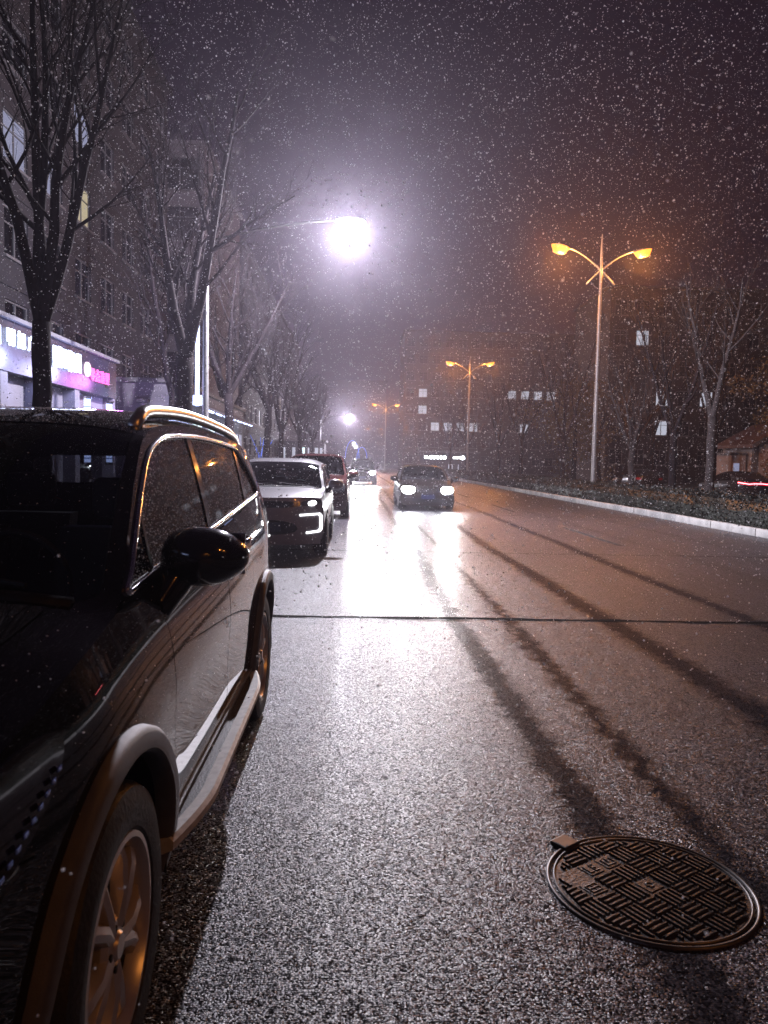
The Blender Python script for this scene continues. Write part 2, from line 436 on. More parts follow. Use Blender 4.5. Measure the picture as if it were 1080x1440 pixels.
def clip(poly, a, b, c):
    """keep the part with a*u + b*v >= c"""
    out = []; n = len(poly)
    for i in range(n):
        p, q = poly[i], poly[(i+1) % n]; dp, dq = a*p[0]+b*p[1]-c, a*q[0]+b*q[1]-c
        if dp >= 0: out.append(p)
        if dp*dq < 0:
            t = dp/(dp-dq); out.append((p[0]+(q[0]-p[0])*t, p[1]+(q[1]-p[1])*t))
    return out
def panel(name, outline, fmap, mat, parent, step=0.05, holes=(), off=0.0, rim=0.012, smooth=True):
    loops = [resample(outline, step)] + [resample(h, step) for h in holes]
    allb = np.vstack(loops); lo, hi = allb.min(0), allb.max(0)
    gx, gy = np.meshgrid(np.arange(lo[0]+step/2, hi[0], step), np.arange(lo[1]+step/2, hi[1], step))
    G = np.column_stack([gx.ravel(), gy.ravel()])
    if len(G):
        k = inpoly(G, loops[0])
        for h in loops[1:]: k &= ~inpoly(G, h)
        G = G[k]
        for l in loops:
            if len(G): G = G[dist_edges(G, l) > step*0.45]
    pts = np.vstack([allb, G]) if len(G) else allb
    edges = []; o = 0
    for l in loops:
        edges += [(o+i, o+(i+1) % len(l)) for i in range(len(l))]; o += len(l)
    V, _, F, _, _, _ = delaunay_2d_cdt([Vector(p) for p in pts], edges, [], 0, 1e-6)
    V = np.array([tuple(v) for v in V]); F = np.array([f for f in F if len(f) == 3])
    cen = V[F].mean(1); k = inpoly(cen, loops[0])
    for h in loops[1:]: k &= ~inpoly(cen, h)
    F = F[k]
    u, v = V[:, 0], V[:, 1]; e = 1e-3
    P = np.column_stack(fmap(u, v)); Pu = np.column_stack(fmap(u+e, v)); Pv = np.column_stack(fmap(u, v+e))
    nn = np.cross(Pu-P, Pv-P); nn /= np.maximum(np.linalg.norm(nn, axis=1), 1e-12)[:, None]
    ref = P - np.array([0, 0, 0.75]); ref[:, 1] *= 0.3
    sgn = np.where((nn*ref).sum(1) < 0, -1.0, 1.0)[:, None]
    s0 = 1.0 if sgn.sum() >= 0 else -1.0
    nn = nn*s0
    P = P + nn*off
    tri = [tuple(f) if s0 > 0 else tuple(f[::-1]) for f in F]
    # boundary rim
    cnt = {}
    for f in tri:
        for i in range(3):
            a, b = f[i], f[(i+1) % 3]; cnt[(a, b)] = 1
    vs = [tuple(p) for p in P]; fs = [tuple(int(i) for i in f) for f in tri]
    if rim:
        idx = {}
        def inner(i):
            if i not in idx: idx[i] = len(vs); vs.append(tuple(P[i] - nn[i]*rim))
            return idx[i]
        for (a, b) in list(cnt):
            if (b, a) not in cnt: fs.append((int(b), int(a), inner(int(a)), inner(int(b))))
    m = MB(); m.v = vs; m.f = fs
    me = m.mesh(name, mat, 42 if smooth else False, fix=False)
    return link(name, me, parent)

class Car:
    def __init__(c, **p):
        c.p = p; c.__dict__.update(p)
        c.top_c = curve(c.top); c.dropf = curve(c.drop); c.beltf = curve(c.belt); c.planf = curve(c.plan)
        c.lower = curve([(0, .945), (.12, .975), (.40, 1.0), (.60, .999), (.76, .987), (1, .925)])
        c.frontp = curve(c.front); c.rearp = curve(c.rear)
    def zE(c, y): return c.top_c(y) - c.dropf(y)
    def side_x(c, y, z):
        bl = c.beltf(y); t = (z - c.zs)/(bl - c.zs)
        low = c.lower(np.clip(t, 0, 1)); up = np.maximum(z - bl, 0)
        x = c.hw*c.planf(y)*(low - c.tum*up - c.tum2*up*up)
        if getattr(c, 'sculpt', 0):                                     # swelling round the wheels, hollow along the doors
            sw = sum(np.exp(-((np.hypot(y-ya, z-c.rw)-c.ra)/0.13)**2) for ya in (c.yfa, c.yra))
            ho = np.exp(-((z-0.64)/0.13)**2)*np.exp(-(y/0.9)**4)
            x = x + c.sculpt*(0.55*sw - ho)*(z < bl + 0.02)
        return x
    def xe(c, y): return c.side_x(y, c.zE(y))
    def top_z(c, x, y):
        return c.top_c(y) - c.dropf(y)*np.minimum(np.abs(x/c.xe(y)), 1.05)**c.n
    # surface maps
    def fside(c, s): return lambda y, z: (s*c.side_x(y, z), y, z)
    def ftop(c): return lambda x, y: (x, y, c.top_z(x, y))
    def cap_y(c, x, z):
        xf = c.side_x(c.yS, z); y0 = c.yF + c.frontp(z)
        return y0 - (y0 - c.yS)*np.minimum(np.abs(x/xf), 1.0)**2.8
    def ffront(c): return lambda x, z: (x, c.cap_y(x, z), z)
    def rS(c, z): return c.yR + c.rearp(z) + c.cr
    def rcap_y(c, x, z):
        xf = c.side_x(c.rS(z), z); return c.yR + c.rearp(z) + c.cr*np.minimum(np.abs(x/xf), 1.0)**2.8
    def frear(c): return lambda x, z: (x, c.rcap_y(x, z), z)
    def front_edge(c, n=24):
        """points (x, y, z) along the edge between hood and nose"""
        xm = float(c.xe(c.yS)); out = []
        for x in np.linspace(-xm, xm, n+1):
            z = float(c.top_c(c.yF-0.1)); y = c.yS
            for _ in range(12):
                y = float(c.cap_y(x, z)); z = float(c.top_z(x, y))
            out.append((float(x), y, z))
        return out
    def rear_edge(c, n=20):
        z = float(c.top_c(c.yR+c.cr)) - 0.08
        for _ in range(20): z = float(c.zE(c.rS(z)))
        xm = float(c.side_x(c.rS(z), z)); out = []
        for x in np.linspace(-xm, xm, n+1):
            zz = z; y = 0
            for _ in range(12):
                y = float(c.rcap_y(x, zz)); zz = float(c.top_z(x, y))
            out.append((float(x), y, zz))
        return out, z

def arc_pts(yc, zc, r, zbot, n=18):
    """wheel arch from front foot over the top to the rear foot"""
    a = math.asin(max(-1, min(1, (zbot-zc)/r)))
    return [(yc + r*math.cos(t), zc + r*math.sin(t)) for t in np.linspace(a, math.pi-a, n)]

WHEELS = {}
def wheel_data(r, key):
    if key in WHEELS: return WHEELS[key]
    w = 0.112; rr = r*0.675
    t = MB()
    prof = [(rr, -w*0.85), (rr+0.012, -w*0.98), (r*0.86, -w*1.05), (r*0.965, -w*0.93), (r, -w*0.72)]
    for g in (-0.42, 0.0, 0.42):
        prof += [(r, w*(g-0.07)), (r-0.008, w*(g-0.05)), (r-0.008, w*(g+0.05)), (r, w*(g+0.07))]
    prof += [(r, w*0.72), (r*0.965, w*0.93), (r*0.86, w*1.05), (rr+0.012, w*0.98), (rr, w*0.85)]
    t.lathe(prof, 'x', 56)
    rim = MB()
    rim.lathe([(rr+0.004, w*0.86), (rr+0.002, w*0.95), (rr-0.012, w*0.96), (rr-0.022, w*0.80), (rr-0.026, w*0.55)], 'x', 48)
    bar = MB().lathe([(rr-0.022, w*0.6), (rr-0.03, w*0.2), (rr-0.035, -w*0.7), (rr, -w*0.86)], 'x', 48)
    sp = MB()
    for k in range(5):                                  # five forked spokes
        a0 = 2*math.pi*k/5 + 0.35
        for s in (-1, 1):
            pts = []
            for q, (rad, da, wd, hx) in enumerate([(0.040, 0.10, 0.022, 0.82), (rr*0.45, 0.15, 0.022, 0.88), (rr*0.75, 0.23, 0.021, 0.82), (rr-0.012, 0.30, 0.028, 0.66)]):
                pts.append((rad, a0 + s*da, wd, w*hx))
            vs = []
            for (rad, an, wd, hx) in pts:
                c_, s_ = math.cos(an), math.sin(an)
                for (dw, dx) in ((-wd, -0.030), (-wd*0.75, 0.0), (0.0, 0.007), (wd*0.75, 0.0), (wd, -0.030)):
                    vs.append((hx+dx, rad*c_ - dw*s_, rad*s_ + dw*c_))
            fs = [(i*5+j, i*5+(j+1) % 5, (i+1)*5+(j+1) % 5, (i+1)*5+j) for i in range(3) for j in range(5)]
            fs += [(0, 1, 2, 3, 4), (15, 16, 17, 18, 19)]
            sp.add(vs, fs)
    hub = MB().lathe([(0.001, w*0.93), (0.028, w*0.92), (0.034, w*0.84), (0.062, w*0.82), (0.074, w*0.70), (0.074, w*0.3)], 'x', 24)
    nut = MB().lathe([(0.001, w*0.88), (0.009, w*0.87), (0.010, w*0.74)], 'x', 8)
    br = MB().lathe([(0.05, w*0.2), (rr*0.80, w*0.2), (rr*0.80, w*0.05), (0.05, w*0.05)], 'x', 32)
    WHEELS[key] = dict(tyre=t.mesh('tyre', 'rubber', 35), rim=rim.mesh('rim', 'alloy', 35), barrel=bar.mesh('barrel', 'jamb', 35), spokes=sp.mesh('spoke_star', 'alloy', 30),
                       hub_cap=hub.mesh('hub_cap', 'alloy', 30), lug_nut=nut.mesh('lug_nut', 'brake_metal', 30), brake_disc=br.mesh('brake_disc', 'brake_metal', 30))
    return WHEELS[key]

def build_car(name, label, loc, rz, c, paint, hi=False, lights=None, group=None, tail=None, mirrors=True, rails=False, cladding=False, far=False):
    root = empty(name, loc, rz); tag(root, label, 'car', group)
    st = 0.04 if hi else (0.09 if not far else 0.14)
    ra, zs = c.ra, c.zs
    y0s = np.linspace(c.cowl+0.25, c.cowl-0.9, 300)
    dd = c.zE(y0s) - c.beltf(y0s)
    y0 = float(y0s[np.argmax(dd > 0.02)])                               # where the window line leaves the fender
    d1 = c.yfa - ra - 0.09; d2 = c.bpillar; d3 = c.yra + ra + 0.05; sill = zs + 0.13
    rearE, rz_top = c.rear_edge(); frontE = c.front_edge()
    zb = lambda y: float(np.minimum(c.beltf(y), c.zE(y)))
    rear_y = lambda z: float(c.rS(z))
    zbr = float(c.beltf(c.yR+c.cr+0.1))
    def top_line(ya, yb, n, f): return [(y, f(y)) for y in np.linspace(ya, yb, n)]
    for s in (-1, 1):
        fs = c.fside(s)
        # fender
        arcf = arc_pts(c.yfa, c.rw, ra, zs)
        pol = [(c.yS, zs)] + arcf + [(d1, zs)] + top_line(d1, c.yS, 20, zb)
        panel('front_fender', pol, fs, paint, root, st)
        arcr = arc_pts(c.yra, c.rw, ra, zs)
        pol = [(d3, sill)] + ([(d3, zs)]) + arcr + [(rear_y(zs), zs)] + [(rear_y(z), z) for z in np.linspace(zs, zbr, 12)[1:]] + top_line(rear_y(zbr)+0.02, d3, 12, lambda y: float(c.beltf(y)))
        panel('rear_fender', pol[1:], fs, paint, root, st)
        g = 0.004
        for nm, ya, yb in (('front_door', d1-g, d2+g), ('rear_door', d2-g, d3+g)):
            pol = [(ya, sill), (yb, sill)] + top_line(yb, ya, 14, lambda y: float(c.beltf(y)) - 0.004)
            dr = panel(nm, pol, fs, paint, root, st)
            if not far:
                yh = yb + 0.20; zh = float(c.beltf(yh)) - 0.115; xh = float(c.side_x(yh, zh))
                hm = MB(); hm.tube([(s*(xh-0.005), yh+0.10, zh), (s*(xh+0.032), yh+0.075, zh), (s*(xh+0.036), yh, zh+0.002), (s*(xh+0.032), yh-0.075, zh), (s*(xh-0.005), yh-0.10, zh)], [0.012, 0.014, 0.013, 0.014, 0.012], 8)
                hm.build('door_handle', 'chrome' if hi else 'gloss_black', dr, True)
        rk = [(d1, zs), (d3, zs), (d3, sill-g), (d1, sill-g)]
        panel('rocker_panel', rk, fs, 'plastic_grey' if cladding else paint, root, st*1.5, off=0.012 if cladding else 0)
        # dark jambs behind the panel gaps
        pol = [(c.yS-0.02, zs+.02)] + arc_pts(c.yfa, c.rw, ra+.02, zs+.02, 12) + arc_pts(c.yra, c.rw, ra+.02, zs+.02, 12) + [(rear_y(.5)+.03, zs+.02)] + top_line(rear_y(zbr)+.05, c.yS-.02, 24, lambda y: zb(y)-0.02)
        panel('door_jamb', pol, fs, 'jamb', root, 0.12, off=-0.016, rim=0)
        # upper frame and windows
        up_r = [(rear_y(z), z) for z in np.linspace(zbr, rz_top, 8)]
        pol = top_line(y0, up_r[0][0], 20, lambda y: float(c.beltf(y))+0.002) + up_r[1:] + top_line(up_r[-1][0], y0, 30, lambda y: float(c.zE(y)))[1:]
        y1 = c.dlo_rear; y0w = y0 - (0.03 if hi else 0.10)
        dlo_top = [(y, float(c.zE(y)) - c.frame) for y in np.linspace(y1+c.dlo_rake, y0w, 26)]
        dlo_bot = [(y, float(c.beltf(y)) + 0.022) for y in np.linspace(y0w, y1, 18)]
        dlo_top = [p for p in dlo_top if p[1] > float(c.beltf(p[0])) + 0.05]
        dlo = chaikin(dlo_bot + dlo_top, 2)
        panel('window_frame', pol, fs, paint, root, st, holes=[dlo])
        tr = [(s*(float(c.side_x(y, z))+0.002), y, z) for y, z in dlo]
        if not far:
            MB().tube(tr + [tr[0], tr[1]], 0.0105 if hi else 0.010, 6, False).build('window_trim', 'chrome' if hi else 'gloss_black', root, True)
        cuts = c.pillars                                             # (y at belt, lean, half width, kind)
        panes = list(cuts)
        prev = None
        for i in range(len(panes)+1):
            pg = dlo
            if prev is not None:
                yy, ln, hwid = prev; zb0 = float(c.beltf(yy)); pg = clip(pg, -1, ln, -(yy-hwid)+ln*zb0)
            if i < len(panes):
                yy, ln, hwid = panes[i]; zb0 = float(c.beltf(yy)); pg2 = clip(pg, 1, -ln, (yy+hwid)-ln*zb0)
                pl = clip(dlo, -1, ln, -(yy+hwid)+ln*zb0); pl = clip(pl, 1, -ln, (yy-hwid)-ln*zb0)
                if len(pl) > 2: panel('window_pillar', pl, fs, 'gloss_black', root, st*1.5, off=-0.003, rim=0.01)
                prev = panes[i]
            else: pg2 = pg
            if len(pg2) > 2: panel('side_window', pg2, fs, 'glass_tinted', root, st*1.5, off=-0.008, rim=0)
        # roof-side strip: fender top, A pillar
        m_in = lambda y: float(np.interp(y, [c.wtop, c.cowl-.05, c.cowl+.05, c.yS], [0.035, 0.05, 0.15, 0.17]))
        outer = [(s*float(c.xe(y)), y) for y in np.linspace(c.wtop, c.yS, 30)]
        fe = [(x, y) for x, y, z in frontE if s*x > float(c.xe(c.yS))-0.17]; fe.sort(key=lambda q: -s*q[0])
        inner = [(s*(float(c.xe(y))-m_in(y)), y) for y in np.linspace(fe[-1][1], c.wtop, 30)]
        panel('body_edge', outer + fe[1:] + inner, c.ftop(), paint, root, st)
        # wheel arch lining and cladding
        for yc, nm in ((c.yfa, 'f'), (c.yra, 'r')):
            lin = MB(); xo = float(c.side_x(yc, c.rw+ra)) - 0.01
            a = math.asin((zs - c.rw)/ra)
            lin.lathe([(ra+0.006, s*xo), (ra+0.012, s*(xo-0.15)), (ra, s*(xo-0.36)), (0.05, s*(xo-0.37))], 'x', 24, (0, yc, c.rw), (a, math.pi-a), False)
            lin.build('wheel_arch_liner', 'jamb', root, True, fix=False)
            if cladding:
                fl = MB(); n = 40; o = []
                for k in range(n+1):
                    t = a + (math.pi-2*a)*k/n
                    for (dr_, dx) in ((-0.004, -0.03), (-0.004, 0.012), (0.006, 0.026), (0.045, 0.028), (0.060, 0.018), (0.064, -0.004)):
                        y = yc + (ra+dr_)*math.cos(t); z = c.rw + (ra+dr_)*math.sin(t)
                        fl.v.append((s*(float(c.side_x(y, z))+dx), y, z))
                fl.f = [(k*6+i, k*6+i+1, (k+1)*6+i+1, (k+1)*6+i) for k in range(n) for i in range(5)]
                fl.build('arch_cladding', 'plastic_grey', root, 50)
        # mirror
        if mirrors:
            ym = d1 - 0.02 if not hi else 0.70; zm = float(c.beltf(ym)) + (0.085 if not hi else 0.055); xm = float(c.side_x(ym, float(c.beltf(ym))))
            sh = MB(); nu, nv = (28, 18) if hi else (14, 10)
            cx, cyy, cz = s*(xm + (0.185 if not hi else 0.128)), ym, zm
            for i in range(nv+1):
                th = math.pi*i/nv
                for k in range(nu):
                    ph = 2*math.pi*k/nu
                    ux, uz = math.cos(ph), math.sin(ph); fw = math.cos(th); rad = math.sin(th)
                    ex = 0.135*math.copysign(abs(ux)**0.85, ux)*rad**0.75; ez = 0.092*math.copysign(abs(uz)**0.85, uz)*rad**0.75
                    if uz > 0: ez *= 1 + 0.10*(-ex/0.135)                      # flatter outward
                    ez *= 1 - 0.28*max(0, ex/0.135)**2
                    ey = fw*0.115 if fw > 0 else fw*0.05
                    sh.v.append((cx + s*ex, cyy + ey - 0.10*max(0, ex)*1.2, cz + ez))
            sh.f = [(i*nu+k, i*nu+(k+1) % nu, (i+1)*nu+(k+1) % nu, (i+1)*nu+k) for i in range(nv) for k in range(nu)]
            mo = sh.build('door_mirror', 'gloss_black' if paint == 'paint_black' else paint, root, True)
            if hi: pts, rr_ = [(xm-0.10, ym+0.12, zm-0.235), (xm-0.025, ym+0.09, zm-0.185), (xm+0.015, ym+0.055, zm-0.115), (xm+0.05, ym+0.02, zm-0.045), (xm+0.075, ym, zm+0.0)], [0.02, 0.045, 0.052, 0.062, 0.07]
            else: pts, rr_ = [(xm-0.02, ym+0.01, zm-0.115), (xm+0.05, ym+0.015, zm-0.10), (xm+0.10, ym+0.01, zm-0.055), (xm+0.14, ym, zm-0.02)], [0.05, 0.04, 0.035, 0.045]
            MB().tube([(s*a, b_, d_) for a, b_, d_ in pts], rr_, 12).build('mirror_stalk', 'gloss_black', mo, True)
            if not far:
                MB().box((cx-0.115, cyy-0.056, cz-0.062), (cx+0.115, cyy-0.049, cz+0.07), 0.002).build('mirror_glass', 'chrome', mo)
        # wheels
        wd = wheel_data(c.rw, (c.rw,))
        for yc in (c.yfa, c.yra):
            wroot = link('wheel', wd['tyre'], root, (s*(c.hw-0.115), yc, c.rw), (random.uniform(0, 6.28), 0, 0 if s > 0 else math.pi))
            for k in ('rim', 'barrel', 'spokes', 'hub_cap', 'brake_disc'):
                if far and k == 'brake_disc': continue
                link('spoke_star' if k == 'spokes' else k, wd[k], wroot)
            if hi:
                for k in range(5):
                    a = 2*math.pi*k/5; link('lug_nut', wd['lug_nut'], wroot, (0, 0.050*math.cos(a), 0.050*math.sin(a)))
        if rails:
            pts = []
            for y in np.linspace(0.30, -1.75, 30):
                e = min((0.30 - y)/0.16, (y+1.75)/0.18, 1.0); xx = float(c.xe(y))-0.060
                pts.append((s*xx, y, float(c.top_z(xx, y)) - 0.012 + 0.046*max(0, e)**0.6))
            MB().tube(pts, 0.026, 10).build('roof_rail', 'brushed_step', root, True)
    # hood, windscreen, roof
    hw_edge = lambda y: float(c.xe(y)) - float(np.interp(y, [c.wtop, c.cowl-.05, c.cowl+.05, c.yS], [0.04, 0.055, 0.155, 0.175]))
    xcut = float(c.xe(c.yS)) - 0.174
    fe = [(x, y) for x, y, z in frontE if abs(x) < xcut]
    ycut = float(c.cap_y(xcut, c.zE(c.yS)))
    ys = np.linspace(c.cowl+0.03, min(fe[0][1], fe[-1][1])-0.01, 20)
    pol = [(hw_edge(y), y) for y in ys] + [(x, y-0.006) for x, y in fe[::-1]] + [(-hw_edge(y), y) for y in ys[::-1]]
    panel('hood', pol, c.ftop(), paint, root, st)
    ys = np.linspace(c.wtop+0.01, c.cowl, 20)
    bow = lambda x: 0.12*(1-(x/c.hw)**2)
    wx = np.linspace(1, -1, 12)
    pol = [(hw_edge(y), y) for y in ys] + [(hw_edge(c.cowl)*t, c.cowl+0.02*(1-t*t)) for t in wx[1:-1]] + [(-hw_edge(y), y) for y in ys[::-1]]
    panel('windscreen', pol, c.ftop(), 'glass_windscreen', root, st*1.5, off=-0.004, rim=0)
    rE = [(x, y) for x, y, z in rearE]
    ys = np.linspace(rE[0][1], c.wtop, 24)
    pol = [(float(c.xe(y)), y) for y in ys] + [(-float(c.xe(y)), y) for y in ys[::-1]] + rE[1:-1]
    panel('roof', pol, c.ftop(), paint, root, st)
    # windscreen base and wipers
    wb = MB()
    cp = [(x, c.cowl+0.005, float(c.top_z(x, c.cowl))-0.012) for x in np.linspace(-hw_edge(c.cowl), hw_edge(c.cowl), 12)]
    MB().tube(cp, 0.026, 6).build('cowl', 'plastic_black', root, True)
    if not far:
        for xa, xb in ((-0.62, -0.02), (-0.02, 0.56)):
            pts = []
            for t in np.linspace(0, 1, 8):
                x = xa + (xb-xa)*t; y = c.cowl - 0.03 - 0.10*t
                pts.append((x, y, float(c.top_z(x, y))+0.012))
            MB().tube(pts, 0.007, 5).build('wiper', 'plastic_black', root)
    # nose
    xf = lambda z: float(c.side_x(c.yS, z))
    zt = [z for x, y, z in frontE]; zmin = zs - 0.06
    sidez = np.linspace(zmin, frontE[0][2], 10)
    pol = [(x, z-0.004) for x, y, z in frontE][::-1] + [(-xf(z), z) for z in sidez[::-1]][1:] + [(xf(z), z) for z in sidez][:-1]
    panel('front_bumper', pol, c.ffront(), paint, root, st)
    ff = c.ffront(); zh = float(frontE[len(frontE)//2][2])
    for nm, pts, mat, off in c.nose(c, zh):
        panel(nm, pts, ff, mat, root, st if not far else 0.08, off=off, rim=0.02)
    y_pl = float(c.cap_y(0.0, zs+0.22)) + 0.012
    pl = MB().box((-0.22, y_pl, zs+0.15), (0.22, y_pl+0.012, zs+0.29), 0.003).build('number_plate', 'plate_blue', root)
    # tail
    rS = lambda z: float(c.side_x(c.rS(z), z))
    sidez = np.linspace(zmin+0.02, rz_top, 24)
    pol = [(x, z) for x, y, z in rearE] + [(rS(z), z) for z in sidez[::-1]][1:] + [(-rS(z), z) for z in sidez][:-1]
    zg0 = float(c.beltf(c.yR+0.4)) + 0.03; zg1 = rz_top - 0.05
    gl = chaikin([(-rS(zg0)*0.80, zg0), (rS(zg0)*0.80, zg0), (rS(zg1)*0.80, zg1), (-rS(zg1)*0.80, zg1)], 2, 0.12)
    panel('tailgate', pol, c.frear(), paint, root, st*1.4, holes=[gl])
    panel('rear_window', gl, c.frear(), 'glass_tinted', root, st*2, off=-0.006, rim=0)
    for nm, pts, mat, off in c.tailparts(c, zg0):
        panel(nm, pts, c.frear(), mat, root, st, off=off, rim=0.02)
    # floor, engine block, cabin
    MB().box((-c.hw+0.36, c.yR+0.12, zs-0.06), (c.hw-0.36, c.yF-0.18, zs+0.10)).build('underbody', 'jamb', root)
    MB().box((-c.hw+0.40, c.cowl-0.02, zs+0.10), (c.hw-0.40, c.yS-0.02, float(c.zE(c.yS))-0.14)).build('engine', 'jamb', root)
    zd = float(c.beltf(c.cowl-0.2)) - 0.06
    MB().box((-c.hw+0.20, c.cowl-0.42, zd-0.28), (c.hw-0.20, c.cowl-0.08, zd), 0.04).build('dashboard', 'upholstery', root, 40)
    if not far:
        for s in (-1, 1):
            for yy in (c.cowl-1.45, c.cowl-2.3):
                st_ = MB().box((s*0.38-0.25, yy-0.05, 0.52), (s*0.38+0.25, yy+0.48, 0.66), 0.05)
                st_.prism([(yy-0.20, zd+0.12), (yy-0.08, zd+0.12), (yy+0.08, 0.62), (yy-0.05, 0.60)], 'x', s*0.38-0.25, s*0.38+0.25)
                so = st_.build('seat', 'upholstery', root, 40)
                MB().box((s*0.38-0.13, yy-0.23, zd+0.15), (s*0.38+0.13, yy-0.13, zd+0.34), 0.035).build('headrest', 'upholstery', so, 40)
        sw = MB(); cxs = 0.38*c.driver
        sw.lathe([(0.175, 0.0), (0.187, 0.012), (0.175, 0.024), (0.163, 0.012), (0.175, 0.0)], 'y', 24, (cxs, c.cowl-0.52, zd+0.02)).build('steering_wheel', 'upholstery', root, True)
    if lights: lights(root, c)
    return root

# noses: lists of (part name, outline in x-z, material, offset)
def sym(pts): return [(-x, z) for x, z in pts]
def nose_suv(c, zh):
    hl = chaikin([(0.48, zh-0.10), (0.55, zh-0.20), (0.80, zh-0.17), (0.845, zh-0.02), (0.60, zh-0.04)], 1)
    return [('grille', chaikin([(-0.42, zh-0.06), (0.42, zh-0.06), (0.36, zh-0.34), (-0.36, zh-0.34)], 2), 'plastic_black', 0.006),
            ('headlight', hl, 'lens_clear', 0.010), ('headlight', sym(hl), 'lens_clear', 0.010),
            ('air_intake', chaikin([(-0.5, zh-0.42), (0.5, zh-0.42), (0.42, zh-0.56), (-0.42, zh-0.56)], 2), 'plastic_black', 0.006)]
def nose_white(c, zh):
    hl = chaikin([(0.50, zh-0.06), (0.52, zh-0.13), (0.80, zh-0.10), (0.82, zh-0.02), (0.66, zh-0.03)], 1)
    lb = [(0.56, zh-0.17), (0.56, zh-0.14)]
    drl = [(0.50, zh-0.245), (0.50, zh-0.275), (0.775, zh-0.26), (0.80, zh-0.29), (0.80, zh-0.47), (0.775, zh-0.50), (0.60, zh-0.52), (0.60, zh-0.55), (0.80, zh-0.53), (0.835, zh-0.49), (0.835, zh-0.27), (0.80, zh-0.23)]
    out = [('grille', chaikin([(-0.62, zh-0.05), (0.48, zh-0.05), (0.48, zh-0.15), (-0.48, zh-0.15)], 1), 'gloss_black', 0.006),
           ('headlight', hl, 'lens_clear', 0.010), ('headlight', sym(hl), 'lens_clear', 0.010),
           ('low_beam', chaikin([(-0.62, zh-0.05), (-0.62, zh-0.12), (-0.74, zh-0.11), (-0.74, zh-0.04)], 2), 'emit_lowbeam', 0.016),
           ('daytime_light', drl, 'emit_drl', 0.012), ('daytime_light', sym(drl), 'emit_drl', 0.012),
           ('air_intake', chaikin([(-0.42, zh-0.34), (0.42, zh-0.34), (0.5, zh-0.56), (-0.5, zh-0.56)], 2), 'plastic_black', 0.006)]
    return out
def nose_plain(c, zh):
    hl = chaikin([(0.40, zh-0.03), (0.44, zh-0.24), (0.78, zh-0.24), (0.84, zh-0.03), (0.62, zh-0.01)], 1)  # outline widened so lit headlights carry their glare in the shape
    return [('grille', chaikin([(-0.40, zh-0.06), (0.40, zh-0.06), (0.34, zh-0.22), (-0.34, zh-0.22)], 2), 'plastic_black', 0.006),
            ('headlight', hl, c.headmat, 0.010), ('headlight', sym(hl), c.headmat, 0.010),
            ('air_intake', chaikin([(-0.55, zh-0.36), (0.55, zh-0.36), (0.48, zh-0.50), (-0.48, zh-0.50)], 2), 'plastic_black', 0.006)]
def tail_plain(c, zg):
    tl = chaikin([(0.50, zg-0.10), (0.50, zg-0.24), (0.80, zg-0.22), (0.82, zg-0.08)], 1)
    return [('tail_light', tl, 'lens_red', 0.01), ('tail_light', sym(tl), 'lens_red', 0.01)]
def tail_bar(c, zg):
    z0 = zg - 0.16
    up = [(-0.84, z0+.045), (-0.80, z0+.05), (-0.70, z0+0.03), (-0.42, z0-0.012), (-0.2, z0+0.01), (0.2, z0+0.01), (0.42, z0-0.012), (0.70, z0+0.03), (0.80, z0+.05), (0.84, z0+.045)]
    bar = [(x, z+0.016) for x, z in up] + [(x, z-0.016) for x, z in up[::-1]]
    sur = [(x, z+0.05) for x, z in up] + [(x, z-0.05) for x, z in up[::-1]]
    return [('tail_light', sur, 'emit_red', 0.008), ('light_bar', bar, 'emit_redcore', 0.014)]

